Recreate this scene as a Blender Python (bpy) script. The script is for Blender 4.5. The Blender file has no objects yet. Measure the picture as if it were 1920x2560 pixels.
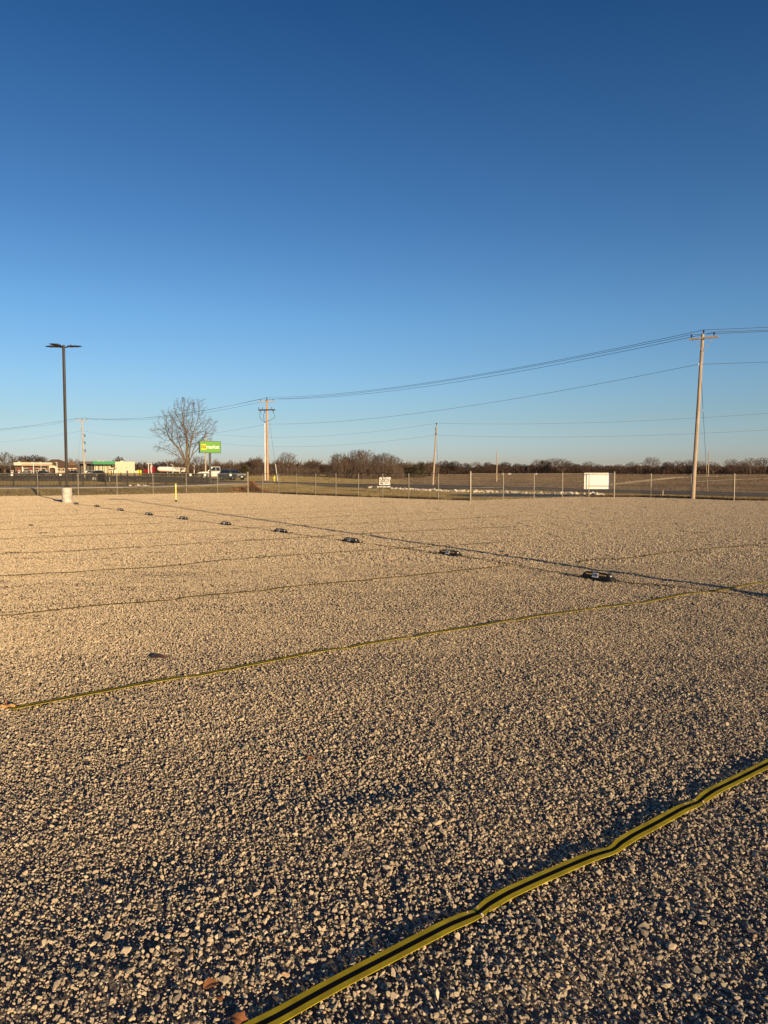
import bpy, bmesh, math, random
import numpy as np
from mathutils import Vector, Matrix, noise as mnoise
R = math.radians
scene = bpy.context.scene
COL = scene.collection

# ------------------------------------------------------------------ camera
CAMZ = 1.65
F = 1800.0                                   # focal length in pixels of the 1920x2560 photograph
HOR = 1183.0
PITCH = math.atan((1280 - HOR) / F)
cd = bpy.data.cameras.new('camera')
cam = bpy.data.objects.new('camera', cd)
COL.objects.link(cam)
cam.location = (0, 0, CAMZ)
cam.rotation_euler = (R(90) - PITCH, 0, 0)
cd.sensor_fit = 'VERTICAL'
cd.sensor_height = 24.0
cd.lens = 24.0 * F / 2560.0
cd.clip_start = 0.05
cd.clip_end = 12000
scene.camera = cam
scene.render.resolution_x = 768
scene.render.resolution_y = 1024

# ------------------------------------------------------------------ sun and sky
SUN_EL, SUN_AZ = 10.5, 31.4                  # the sun stands behind the camera, to the right
ddir = Vector((-math.sin(R(SUN_AZ)) * math.cos(R(SUN_EL)), math.cos(R(SUN_AZ)) * math.cos(R(SUN_EL)), -math.sin(R(SUN_EL))))
sl = bpy.data.lights.new('sun', 'SUN')
sl.energy = 5.0
sl.angle = R(0.5)
sl.color = (1.0, 0.70, 0.37)
so = bpy.data.objects.new('sun', sl)
so.rotation_euler = ddir.to_track_quat('-Z', 'Y').to_euler()
COL.objects.link(so)
world = bpy.data.worlds.new('World')
scene.world = world
world.use_nodes = True
wt = world.node_tree
wt.nodes.clear()
sky = wt.nodes.new('ShaderNodeTexSky')
sky.sky_type = 'NISHITA'
sky.sun_disc = False
sky.sun_elevation = R(SUN_EL)
sky.sun_rotation = R(180 - SUN_AZ)
sky.altitude = 250
sky.air_density = 1.0
sky.dust_density = 0.6
sky.ozone_density = 1.6
bgn = wt.nodes.new('ShaderNodeBackground')
bgn.inputs['Strength'].default_value = 0.12
wo = wt.nodes.new('ShaderNodeOutputWorld')
# deepen the blue towards the zenith, keep the milky band at the horizon
gtc = wt.nodes.new('ShaderNodeTexCoord'); gsp = wt.nodes.new('ShaderNodeSeparateXYZ')
gcr = wt.nodes.new('ShaderNodeValToRGB'); gmx = wt.nodes.new('ShaderNodeMix'); gmx.data_type = 'RGBA'; gmx.blend_type = 'MULTIPLY'; gmx.inputs[0].default_value = 1.0
SKY_STOPS = [(0.0, (0.60, 0.61, 0.92)), (0.029, (0.53, 0.623, 0.99)), (0.073, (0.484, 0.595, 0.81)), (0.127, (0.465, 0.621, 0.837)), (0.205, (0.394, 0.606, 0.844)),
             (0.325, (0.266, 0.481, 0.733)), (0.533, (0.118, 0.318, 0.566)), (1.0, (0.08, 0.25, 0.50))]
while len(gcr.color_ramp.elements) < len(SKY_STOPS): gcr.color_ramp.elements.new(0.5)
for e_, (p_, c_) in zip(gcr.color_ramp.elements, SKY_STOPS):
    e_.position = p_; e_.color = (*c_, 1)
wt.links.new(gtc.outputs['Generated'], gsp.inputs[0]); wt.links.new(gsp.outputs['Z'], gcr.inputs[0])
wt.links.new(sky.outputs[0], gmx.inputs[6]); wt.links.new(gcr.outputs[0], gmx.inputs[7])
wt.links.new(gmx.outputs[2], bgn.inputs[0])
wt.links.new(bgn.outputs[0], wo.inputs[0])
scene.view_settings.view_transform = 'Standard'
scene.view_settings.look = 'None'
scene.view_settings.exposure = 0.45
scene.view_settings.gamma = 1.0
scene.render.engine = 'CYCLES'

# ------------------------------------------------------------------ helpers
def wx(px, py, Y):
    """world x,z of photo pixel at forward depth Y (metres along the ground)"""
    u = (px - 960) / F
    v = -(py - 1280) / F
    c, s = math.cos(PITCH), math.sin(PITCH)
    dy = c + v * s
    dz = -s + v * c
    t = Y / dy
    return u * t, CAMZ + dz * t

def smooth(t):
    t = np.clip(t, 0, 1)
    return t * t * (3 - 2 * t)

# fence line bases as (photo x, photo y)
FPX = [(95, 1240), (196, 1239), (293, 1237), (383, 1235.3), (466, 1233.8), (544, 1232.8), (620, 1232.3), (657, 1233.2),
       (697, 1234.8), (742, 1236.6), (789, 1238.6), (840, 1240.4), (896, 1242.5), (957, 1244.6), (1022, 1247), (1096, 1249.5),
       (1176, 1252), (1258, 1249), (1335, 1246), (1406, 1243.8), (1472, 1243), (1535, 1243.2), (1627, 1243.6), (1727, 1246.5), (1835, 1251)]
def flat(px, py, h=0.0):
    u = (px - 960) / F; v = -(py - 1280) / F
    c, s = math.cos(PITCH), math.sin(PITCH)
    dy = c + v * s; dz = -s + v * c
    t = -(CAMZ - h) / dz
    return (u * t, dy * t)
FP = [flat(*p) for p in FPX]
left_ext = [(FP[0][0] - 2.75 * i, FP[0][1] - 0.9 * i) for i in range(8, 0, -1)]
right_ext = [(FP[-1][0] + 2.4 * i, FP[-1][1] - 1.5 * i) for i in range(1, 7)]
FALL = left_ext + FP + right_ext
FA = np.array(FALL)
LOT = FALL + [(60, 20), (60, -25), (-60, -25), (-60, FALL[0][1] - 3)]
LOTA = np.array(LOT)

def inside(x, y, poly=LOTA):
    x = np.asarray(x, float); y = np.asarray(y, float)
    r = np.zeros(x.shape, bool)
    n = len(poly)
    j = n - 1
    for i in range(n):
        xi, yi = poly[i]; xj, yj = poly[j]
        c = ((yi > y) != (yj > y)) & (x < (xj - xi) * (y - yi) / (yj - yi + 1e-12) + xi)
        r ^= c
        j = i
    return r

def dist_line(x, y, pts):
    x = np.asarray(x, float); y = np.asarray(y, float)
    d = np.full(x.shape, 1e9)
    for i in range(len(pts) - 1):
        ax, ay = pts[i]; bx, by = pts[i + 1]
        vx, vy = bx - ax, by - ay
        t = np.clip(((x - ax) * vx + (y - ay) * vy) / (vx * vx + vy * vy), 0, 1)
        d = np.minimum(d, np.hypot(x - ax - t * vx, y - ay - t * vy))
    return d

rs0 = np.random.RandomState(5)
NG = rs0.rand(64, 64)
def vnoise(x, y):
    x = np.asarray(x, float); y = np.asarray(y, float)
    xi = np.floor(x).astype(int); yi = np.floor(y).astype(int)
    fx = smooth(x - xi); fy = smooth(y - yi)
    a = NG[xi % 64, yi % 64]; b = NG[(xi + 1) % 64, yi % 64]
    c = NG[xi % 64, (yi + 1) % 64]; d = NG[(xi + 1) % 64, (yi + 1) % 64]
    return (a * (1 - fx) + b * fx) * (1 - fy) + (c * (1 - fx) + d * fx) * fy - 0.5

POND = (9.9, 53.4, 4.4, 3.5)                # centre, half sizes of the small basin
def zg(x, y):
    """ground height outside and inside the lot"""
    x = np.asarray(x, float); y = np.asarray(y, float)
    d = dist_line(x, y, FALL)
    s = np.where(inside(x, y), 0, d)
    lf = smooth((-x - 5) / 9)
    bank = 0.40 * lf * smooth((s - 0.2) / 3.6) * smooth((y - 30) / 15)
    r = np.hypot(x, y)
    rise = np.interp(y, [60, 110, 160, 300, 500, 800, 6000], [0, 0.13, 0.36, 0.62, 1.05, 1.35, 1.2])
    pd = np.hypot((x - POND[0]) / POND[2], (y - POND[1]) / POND[3])
    pit = -0.16 * (1 - smooth((pd - 0.72) / 0.45)) * np.where(s > 0, 1, 0)
    lump = 0.05 * vnoise(x / 4.0 + 7, y / 4.0) * np.where(s > 0, 1, 0) * np.clip(s / 4, 0, 1)
    return bank + rise + pit + lump
def z1(x, y):
    return float(zg(np.array([x]), np.array([y]))[0])
def G(px, py):
    """ground point under a photo pixel"""
    lo, hi = 1.0, 3000.0
    prev = None
    Y = 1.5
    while Y < 3000:
        X, Z = wx(px, py, Y)
        if Z < z1(X, Y):
            a, b = prev, Y
            for _ in range(24):
                m = (a + b) / 2
                X, Z = wx(px, py, m)
                if Z < z1(X, m): b = m
                else: a = m
            X, Z = wx(px, py, b)
            return Vector((X, b, z1(X, b)))
        prev = Y
        Y *= 1.02
    return Vector((X, Y, Z))
def at(px, Y):
    X, _ = wx(px, HOR, Y)
    return Vector((X, Y, z1(X, Y)))

def tag(o, label=None, cat=None, group=None, kind=None):
    if label: o['label'] = label
    if cat: o['category'] = cat
    if group: o['group'] = group
    if kind: o['kind'] = kind
    return o
def thing(name, loc, rz=0, label=None, cat=None, group=None):
    o = bpy.data.objects.new(name, None)
    o.empty_display_size = 0.1
    COL.objects.link(o)
    o.location = loc
    o.rotation_euler = (0, 0, rz)
    return tag(o, label, cat, group)
def kids(o):
    return [c for c in bpy.data.objects if c.parent == o]
def copy_tree(o, parent=None):
    ch = kids(o)
    c = o.copy()
    COL.objects.link(c)
    c.parent = parent
    for k in ch:
        copy_tree(k, c)
    return c

class MB:
    def __init__(s):
        s.v = []; s.f = []
    def add(s, vs, fs):
        n = len(s.v)
        s.v.extend([tuple(q) for q in vs])
        s.f.extend([tuple(i + n for i in q) for q in fs])
        return s
    def box(s, c, d, rz=0, top=1.0, topy=None, rot=None):
        hx, hy, hz = d[0] / 2, d[1] / 2, d[2] / 2
        ty = top if topy is None else topy
        P = [(-hx, -hy, -hz), (hx, -hy, -hz), (hx, hy, -hz), (-hx, hy, -hz),
             (-hx * top, -hy * ty, hz), (hx * top, -hy * ty, hz), (hx * top, hy * ty, hz), (-hx * top, hy * ty, hz)]
        M_ = rot if rot is not None else Matrix.Rotation(rz, 3, 'Z')
        P = [M_ @ Vector(q) + Vector(c) for q in P]
        return s.add(P, [(0, 3, 2, 1), (4, 5, 6, 7), (0, 1, 5, 4), (1, 2, 6, 5), (2, 3, 7, 6), (3, 0, 4, 7)])
    def bar(s, a, b, w, h=None):
        """square bar from a to b"""
        a, b = Vector(a), Vector(b)
        h = w if h is None else h
        d = (b - a); L = d.length; d.normalize()
        up = Vector((0, 0, 1)) if abs(d.z) < 0.95 else Vector((0, 1, 0))
        sd = d.cross(up).normalized(); up2 = sd.cross(d)
        P = []
        for q in (a, b):
            for (i, j) in ((-1, -1), (1, -1), (1, 1), (-1, 1)):
                P.append(q + sd * i * w / 2 + up2 * j * h / 2)
        return s.add(P, [(0, 1, 2, 3), (7, 6, 5, 4), (0, 4, 5, 1), (1, 5, 6, 2), (2, 6, 7, 3), (3, 7, 4, 0)])
    def tube(s, pts, rad, n=8, caps=True):
        pts = [Vector(p) for p in pts]
        if not hasattr(rad, '__len__'): rad = [rad] * len(pts)
        base = len(s.v)
        m = len(pts)
        ref = None
        for i, p in enumerate(pts):
            d = (pts[min(i + 1, m - 1)] - pts[max(i - 1, 0)])
            if d.length < 1e-9: d = Vector((0, 0, 1))
            d.normalize()
            if ref is None:
                ref = Vector((0, 0, 1)) if abs(d.z) < 0.9 else Vector((1, 0, 0))
            sd = d.cross(ref).normalized(); up = sd.cross(d).normalized()
            for k in range(n):
                a = 2 * math.pi * k / n
                s.v.append(tuple(p + sd * math.cos(a) * rad[i] + up * math.sin(a) * rad[i]))
        for i in range(m - 1):
            for k in range(n):
                a = base + i * n + k; b = base + i * n + (k + 1) % n
                s.f.append((a, b, b + n, a + n))
        if caps:
            s.f.append(tuple(base + k for k in range(n))[::-1])
            s.f.append(tuple(base + (m - 1) * n + k for k in range(n)))
        return s
    def lathe(s, c, prof, n=16):
        c = Vector(c); base = len(s.v); m = len(prof)
        for (r, z) in prof:
            for k in range(n):
                a = 2 * math.pi * k / n
                s.v.append((c.x + r * math.cos(a), c.y + r * math.sin(a), c.z + z))
        for i in range(m - 1):
            for k in range(n):
                a = base + i * n + k; b = base + i * n + (k + 1) % n
                s.f.append((a, b, b + n, a + n))
        s.f.append(tuple(base + k for k in range(n))[::-1])
        s.f.append(tuple(base + (m - 1) * n + k for k in range(n)))
        return s
    def prism(s, poly, y0, y1):
        """polygon in xz extruded along y"""
        n = len(poly)
        P = [(x, y0, z) for x, z in poly] + [(x, y1, z) for x, z in poly]
        fs = [tuple(range(n)), tuple(range(2 * n - 1, n - 1, -1))]
        for i in range(n):
            j = (i + 1) % n
            fs.append((i, i + n, j + n, j))
        return s.add(P, fs)
    def build(s, name, mat, parent=None, world=False, smooth_=False, kind=None):
        me = bpy.data.meshes.new(name)
        v = s.v
        if world and parent is not None:
            L = parent.location
            v = [(a - L.x, b - L.y, c - L.z) for a, b, c in v]
        me.from_pydata(v, [], s.f)
        me.materials.append(mat)
        if smooth_:
            me.polygons.foreach_set('use_smooth', [True] * len(me.polygons))
        me.update()
        o = bpy.data.objects.new(name, me)
        COL.objects.link(o)
        if parent is not None: o.parent = parent
        if kind: o['kind'] = kind
        return o

def np_mesh(name, verts, faces, mat, parent=None, loops=3, smooth_=False):
    """fast mesh of n-gons with a constant number of corners"""
    verts = np.asarray(verts, np.float32).reshape(-1, 3)
    faces = np.asarray(faces, np.int32).reshape(-1, loops)
    me = bpy.data.meshes.new(name)
    me.vertices.add(len(verts)); me.vertices.foreach_set('co', verts.ravel())
    me.loops.add(faces.size); me.loops.foreach_set('vertex_index', faces.ravel())
    me.polygons.add(len(faces))
    me.polygons.foreach_set('loop_start', np.arange(0, faces.size, loops, dtype=np.int32))
    if smooth_: me.polygons.foreach_set('use_smooth', np.ones(len(faces), bool))
    me.update(calc_edges=True)
    me.materials.append(mat)
    o = bpy.data.objects.new(name, me)
    COL.objects.link(o)
    if parent is not None: o.parent = parent
    return o

# ------------------------------------------------------------------ materials
def nmat(name):
    m = bpy.data.materials.new(name)
    m.use_nodes = True
    nt = m.node_tree
    b = nt.nodes['Principled BSDF']
    return m, nt, b
def mat(name, col, rough=0.7, metal=0.0, var=0.12, scale=8.0, bump=0.0, spec=0.35, col2=None, stretch=None, emit=None, contrast=(0.35, 0.65)):
    m, nt, b = nmat(name)
    tc = nt.nodes.new('ShaderNodeTexCoord')
    mp = nt.nodes.new('ShaderNodeMapping')
    if stretch: mp.inputs['Scale'].default_value = stretch
    nz = nt.nodes.new('ShaderNodeTexNoise')
    nz.inputs['Scale'].default_value = scale
    nz.inputs['Detail'].default_value = 6
    cr = nt.nodes.new('ShaderNodeValToRGB')
    c2 = col2 or tuple(c * (1 - var * 1.6) for c in col)
    c1 = col if col2 else tuple(min(1, c * (1 + var)) for c in col)
    cr.color_ramp.elements[0].position = contrast[0]; cr.color_ramp.elements[0].color = (*c2, 1)
    cr.color_ramp.elements[1].position = contrast[1]; cr.color_ramp.elements[1].color = (*c1, 1)
    nt.links.new(tc.outputs['Object'], mp.inputs[0])
    nt.links.new(mp.outputs[0], nz.inputs['Vector'])
    nt.links.new(nz.outputs['Fac'], cr.inputs[0])
    nt.links.new(cr.outputs[0], b.inputs['Base Color'])
    b.inputs['Roughness'].default_value = rough
    b.inputs['Metallic'].default_value = metal
    b.inputs['Specular IOR Level'].default_value = spec
    if bump:
        bp = nt.nodes.new('ShaderNodeBump')
        bp.inputs['Strength'].default_value = bump
        bp.inputs['Distance'].default_value = 0.02
        nt.links.new(nz.outputs['Fac'], bp.inputs['Height'])
        nt.links.new(bp.outputs[0], b.inputs['Normal'])
    if emit:
        b.inputs['Emission Color'].default_value = (*emit[0], 1)
        b.inputs['Emission Strength'].default_value = emit[1]
    return m

def ramp_node(nt, stops, interp='LINEAR'):
    cr = nt.nodes.new('ShaderNodeValToRGB')
    cr.color_ramp.interpolation = interp
    while len(cr.color_ramp.elements) < len(stops): cr.color_ramp.elements.new(0.5)
    for e, (p, c) in zip(cr.color_ramp.elements, stops):
        e.position = p; e.color = (*c, 1)
    return cr
STONE = [(0.0, (0.16, 0.15, 0.14)), (0.14, (0.26, 0.23, 0.195)), (0.30, (0.36, 0.31, 0.245)), (0.45, (0.475, 0.41, 0.31)),
         (0.62, (0.53, 0.46, 0.345)), (0.78, (0.50, 0.405, 0.30)), (0.90, (0.57, 0.50, 0.38)), (0.975, (0.62, 0.56, 0.45)), (0.992, (0.50, 0.35, 0.23))]
def stone_mat(name, attr=None):
    m, nt, b = nmat(name)
    cr = ramp_node(nt, STONE)
    if attr:
        a = nt.nodes.new('ShaderNodeAttribute'); a.attribute_name = attr
        nt.links.new(a.outputs['Fac'], cr.inputs[0])
    else:
        a = nt.nodes.new('ShaderNodeObjectInfo')
        nt.links.new(a.outputs['Random'], cr.inputs[0])
    tc = nt.nodes.new('ShaderNodeTexCoord')
    nz = nt.nodes.new('ShaderNodeTexNoise'); nz.inputs['Scale'].default_value = 2.5 if not attr else 60; nz.inputs['Detail'].default_value = 5
    mx = nt.nodes.new('ShaderNodeMix'); mx.data_type = 'RGBA'; mx.blend_type = 'MULTIPLY'
    mx.inputs[0].default_value = 0.7
    cr2 = ramp_node(nt, [(0.3, (0.72, 0.70, 0.68)), (0.7, (1.15, 1.14, 1.12))])
    nt.links.new(tc.outputs['Object'], nz.inputs['Vector'])
    nt.links.new(nz.outputs['Fac'], cr2.inputs[0])
    nt.links.new(cr.outputs[0], mx.inputs[6]); nt.links.new(cr2.outputs[0], mx.inputs[7])
    nt.links.new(mx.outputs[2], b.inputs['Base Color'])
    b.inputs['Roughness'].default_value = 0.85
    b.inputs['Diffuse Roughness'].default_value = 1.0
    b.inputs['Specular IOR Level'].default_value = 0.25
    return m
M_STONE = stone_mat('crushed_limestone')
M_STONE_T = stone_mat('crushed_limestone_bed', 'rnd')

def ground_mat(name, stops, scale, stretch=None, bump=0.5, bdist=0.03, scale2=None, coord='Object', rough=0.95):
    m, nt, b = nmat(name)
    tc = nt.nodes.new('ShaderNodeTexCoord'); mp = nt.nodes.new('ShaderNodeMapping')
    if stretch: mp.inputs['Scale'].default_value = stretch
    n1 = nt.nodes.new('ShaderNodeTexNoise'); n1.inputs['Scale'].default_value = scale; n1.inputs['Detail'].default_value = 9; n1.inputs['Roughness'].default_value = 0.65
    n2 = nt.nodes.new('ShaderNodeTexNoise'); n2.inputs['Scale'].default_value = scale2 or scale * 30; n2.inputs['Detail'].default_value = 4
    mth = nt.nodes.new('ShaderNodeMath'); mth.operation = 'MULTIPLY_ADD'; mth.inputs[1].default_value = 0.45
    ad = nt.nodes.new('ShaderNodeMath'); ad.operation = 'MULTIPLY_ADD'; ad.inputs[1].default_value = 0.75; ad.inputs[2].default_value = -0.08
    cr = ramp_node(nt, stops)
    nt.links.new(tc.outputs[coord], mp.inputs[0]); nt.links.new(mp.outputs[0], n1.inputs['Vector']); nt.links.new(tc.outputs[coord], n2.inputs['Vector'])
    nt.links.new(n1.outputs['Fac'], ad.inputs[0])
    nt.links.new(n2.outputs['Fac'], mth.inputs[0]); nt.links.new(ad.outputs[0], mth.inputs[2])
    nt.links.new(mth.outputs[0], cr.inputs[0]); nt.links.new(cr.outputs[0], b.inputs['Base Color'])
    bp = nt.nodes.new('ShaderNodeBump'); bp.inputs['Strength'].default_value = bump; bp.inputs['Distance'].default_value = bdist
    nt.links.new(mth.outputs[0], bp.inputs['Height']); nt.links.new(bp.outputs[0], b.inputs['Normal'])
    b.inputs['Roughness'].default_value = rough
    b.inputs['Specular IOR Level'].default_value = 0.15
    return m
M_GRASS = ground_mat('dry_grass', [(0.25, (0.11, 0.09, 0.04)), (0.5, (0.19, 0.155, 0.075)), (0.75, (0.27, 0.22, 0.12))], 0.8, bump=0.9, bdist=0.06, scale2=18)
M_FIELD = ground_mat('tilled_soil', [(0.25, (0.13, 0.09, 0.065)), (0.5, (0.22, 0.165, 0.115)), (0.8, (0.34, 0.27, 0.19))], 0.25, stretch=(0.10, 1.6, 1), bump=1.0, bdist=0.12, scale2=5)
M_LOT = ground_mat('gravel_fines', [(0.2, (0.09, 0.08, 0.07)), (0.5, (0.16, 0.14, 0.12)), (0.8, (0.26, 0.23, 0.19))], 6, bump=0.8, bdist=0.02, scale2=90)
M_ASPH = ground_mat('asphalt', [(0.2, (0.11, 0.087, 0.064)), (0.5, (0.15, 0.12, 0.088)), (0.8, (0.20, 0.165, 0.12))], 0.6, bump=0.3, bdist=0.01, scale2=40)
M_CONC = ground_mat('pale_concrete', [(0.2, (0.34, 0.31, 0.26)), (0.5, (0.46, 0.42, 0.36)), (0.8, (0.54, 0.50, 0.43))], 2.5, bump=0.25, bdist=0.01, scale2=60)
M_TRACK = ground_mat('worn_track', [(0.2, (0.32, 0.26, 0.18)), (0.8, (0.48, 0.40, 0.28))], 1.5, bump=0.5, bdist=0.05)
M_STRAWEDGE = ground_mat('straw_verge', [(0.2, (0.28, 0.22, 0.13)), (0.8, (0.42, 0.34, 0.21))], 1.5, bump=0.7, bdist=0.05)
M_BLADE = mat('grass_blade', (0.30, 0.24, 0.12), 0.9, col2=(0.15, 0.12, 0.055), scale=0.6)
M_WEED = mat('dead_weed', (0.16, 0.10, 0.06), 0.9, col2=(0.07, 0.045, 0.03), scale=0.8)
M_GALV = mat('galvanised_steel', (0.31, 0.285, 0.24), 0.45, 0.35, scale=3)
M_WIRE_F = mat('fence_wire', (0.26, 0.24, 0.20), 0.5, 0.3, scale=3)
M_IRON = mat('black_iron', (0.028, 0.026, 0.025), 0.55, scale=5)
M_BRONZE = mat('dark_bronze_paint', (0.060, 0.050, 0.042), 0.38, 0.2, scale=2, spec=0.5)
M_BASEC = mat('cast_concrete', (0.60, 0.57, 0.51), 0.9, col2=(0.40, 0.37, 0.33), scale=5, bump=0.4, contrast=(0.3, 0.6))
M_WOOD = mat('weathered_pole_wood', (0.50, 0.41, 0.31), 0.9, col2=(0.27, 0.21, 0.16), scale=3, stretch=(6, 6, 0.35), bump=0.5)
M_WOOD2 = mat('orange_pole_wood', (0.58, 0.36, 0.20), 0.9, col2=(0.40, 0.29, 0.20), scale=2, stretch=(5, 5, 0.3), bump=0.5)
M_WOOD3 = mat('pale_pole_wood', (0.55, 0.47, 0.36), 0.9, col2=(0.36, 0.30, 0.23), scale=2, stretch=(5, 5, 0.3), bump=0.4)
M_CABLE = mat('cable_black', (0.03, 0.035, 0.04), 0.6, scale=2)
M_PORC = mat('dark_porcelain', (0.05, 0.055, 0.06), 0.3, scale=4)
M_WHITEPIPE = mat('white_conduit', (0.72, 0.72, 0.68), 0.5, scale=2, var=0.05)
M_BARK = mat('pale_bark', (0.22, 0.165, 0.11), 0.95, col2=(0.11, 0.085, 0.06), scale=2.5, bump=0.6)
M_TWIG = mat('twigs_grey', (0.19, 0.14, 0.105), 0.95, col2=(0.10, 0.075, 0.06), scale=0.8)
M_TWIG2 = mat('twigs_brown', (0.15, 0.105, 0.08), 0.95, col2=(0.08, 0.06, 0.048), scale=0.3)
M_TWIG3 = mat('twigs_dark', (0.085, 0.055, 0.042), 0.95, col2=(0.045, 0.031, 0.027), scale=0.25)
M_CEDAR = mat('cedar_green', (0.075, 0.065, 0.03), 0.95, col2=(0.035, 0.032, 0.018), scale=0.6)
M_RUST = mat('rusty_leaves', (0.42, 0.17, 0.06), 0.9, col2=(0.20, 0.085, 0.04), scale=3)
M_BLACKR = mat('black_rubber', (0.018, 0.018, 0.019), 0.6, scale=6)
M_AMBER = mat('amber_reflector', (0.60, 0.36, 0.06), 0.4, scale=20)
M_PLATE = mat('white_plate', (0.75, 0.75, 0.74), 0.5, var=0.04, scale=20)
M_INK = mat('black_ink', (0.01, 0.01, 0.01), 0.6, scale=20)
M_YEL2 = mat('shaded_webbing', (0.24, 0.18, 0.03), 0.8, col2=(0.15, 0.11, 0.02), scale=6, spec=0.1)  # darker copy of the yellow webbing; shade on the far straps put into the colour
M_YEL = mat('yellow_webbing', (0.60, 0.47, 0.02), 0.75, col2=(0.42, 0.32, 0.012), scale=14, spec=0.2)
M_BLK = mat('black_webbing', (0.008, 0.008, 0.010), 0.9, scale=14, spec=0.05)
M_YPAINT = mat('yellow_paint', (0.85, 0.68, 0.05), 0.4, scale=4)
M_YPALE = mat('pale_yellow_plastic', (0.88, 0.80, 0.22), 0.4, scale=4, var=0.05)
M_WHITE = mat('white_board', (0.86, 0.86, 0.84), 0.5, var=0.015, scale=1)
M_WHITEP = mat('white_paint', (0.78, 0.76, 0.72), 0.45, var=0.04, scale=2)
M_GREEN = mat('green_sign_face', (0.065, 0.28, 0.008), 0.45, var=0.03, scale=1)
M_LYEL = mat('yellow_square', (0.62, 0.58, 0.01), 0.45, var=0.02, scale=1)
M_BLKP = mat('black_paint', (0.015, 0.016, 0.017), 0.4, scale=2)
M_CREAM = mat('cream_render', (0.58, 0.54, 0.42), 0.85, var=0.03, scale=0.6)
M_CREAM2 = mat('tan_block', (0.62, 0.54, 0.36), 0.85, var=0.06, scale=0.8)
M_KGREEN = mat('kelly_green_fascia', (0.006, 0.22, 0.085), 0.5, var=0.05, scale=0.5)
M_DKWALL = mat('dark_cladding', (0.045, 0.045, 0.05), 0.5, scale=1)
M_GLASS = mat('dark_glass', (0.02, 0.025, 0.03), 0.08, scale=1, spec=0.7)
M_ROOF = mat('brown_shingle', (0.16, 0.105, 0.065), 0.9, scale=3, bump=0.5)
M_BRICK = mat('red_brick', (0.19, 0.085, 0.06), 0.9, scale=4, col2=(0.12, 0.06, 0.045))
M_REDP = mat('red_paint', (0.24, 0.012, 0.014), 0.25, var=0.05, scale=1, spec=0.6)
M_TANK = mat('white_tank', (0.82, 0.80, 0.74), 0.35, var=0.02, scale=0.8, spec=0.5)
M_CHROME = mat('chrome', (0.7, 0.7, 0.7), 0.15, 1.0, scale=2, var=0.03)
M_CARW = mat('silver_white_paint', (0.28, 0.28, 0.29), 0.3, 0.1, var=0.03, scale=1, spec=0.6)
M_CARD = mat('dark_grey_green_paint', (0.07, 0.085, 0.08), 0.28, 0.1, var=0.04, scale=1, spec=0.6)
M_CARB = mat('black_car_paint', (0.02, 0.02, 0.022), 0.25, var=0.04, scale=1, spec=0.6)
M_TYRE = mat('tyre_rubber', (0.02, 0.02, 0.02), 0.8, scale=4)
M_HEAD = mat('headlamp_lens', (0.85, 0.86, 0.85), 0.15, var=0.02, scale=2, spec=0.8)
M_RIP = mat('white_riprap', (0.72, 0.67, 0.60), 0.9, scale=1.5, col2=(0.45, 0.41, 0.36))
M_ORTAG = mat('orange_tag', (0.62, 0.38, 0.13), 0.6, scale=20, col2=(0.65, 0.40, 0.16))
M_BARKBIT = mat('brown_scrap', (0.085, 0.05, 0.038), 0.7, scale=20, col2=(0.05, 0.04, 0.045))
M_WATER, _nt, _b = nmat('pond_water')
_b.inputs['Base Color'].default_value = (0.008, 0.03, 0.038, 1)
_b.inputs['Roughness'].default_value = 0.55
_b.inputs['Specular IOR Level'].default_value = 0.2
_b.inputs['IOR'].default_value = 1.33
_n = _nt.nodes.new('ShaderNodeTexNoise'); _n.inputs['Scale'].default_value = 5; _n.inputs['Detail'].default_value = 5
_bp = _nt.nodes.new('ShaderNodeBump'); _bp.inputs['Strength'].default_value = 0.9; _bp.inputs['Distance'].default_value = 0.12
_tc = _nt.nodes.new('ShaderNodeTexCoord')
_nt.links.new(_tc.outputs['Object'], _n.inputs['Vector']); _nt.links.new(_n.outputs['Fac'], _bp.inputs['Height']); _nt.links.new(_bp.outputs[0], _b.inputs['Normal'])

# ------------------------------------------------------------------ ground sheet
def grid_mesh(name, xs, ys, zf, material, dz=0.0, mask=None):
    X, Y = np.meshgrid(xs, ys)
    Z = zf(X, Y) + dz
    V = np.stack([X, Y, Z], -1).reshape(-1, 3)
    nx, ny = len(xs), len(ys)
    idx = np.arange(nx * ny).reshape(ny, nx)
    Fq = np.stack([idx[:-1, :-1], idx[:-1, 1:], idx[1:, 1:], idx[1:, :-1]], -1).reshape(-1, 4)
    if mask is not None:
        cxm = (X[:-1, :-1] + X[1:, 1:]) / 2; cym = (Y[:-1, :-1] + Y[1:, 1:]) / 2
        Fq = Fq[mask(cxm, cym).ravel()]
    o = np_mesh(name, V, Fq, material, loops=4, smooth_=True)
    return o
xs = np.concatenate([-np.geomspace(5000, 60, 24), np.arange(-56, 56.1, 0.8), np.geomspace(60, 5000, 24)])
ys = np.concatenate([[-400, -100, -30, 0, 20, 30], np.arange(34, 82, 0.45), np.geomspace(83, 9000, 60)])
g = grid_mesh('ground', xs, ys, lambda x, y: zg(x, y) - np.where(inside(x, y), 0.08, 0), M_GRASS)
tag(g, kind='structure')
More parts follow.
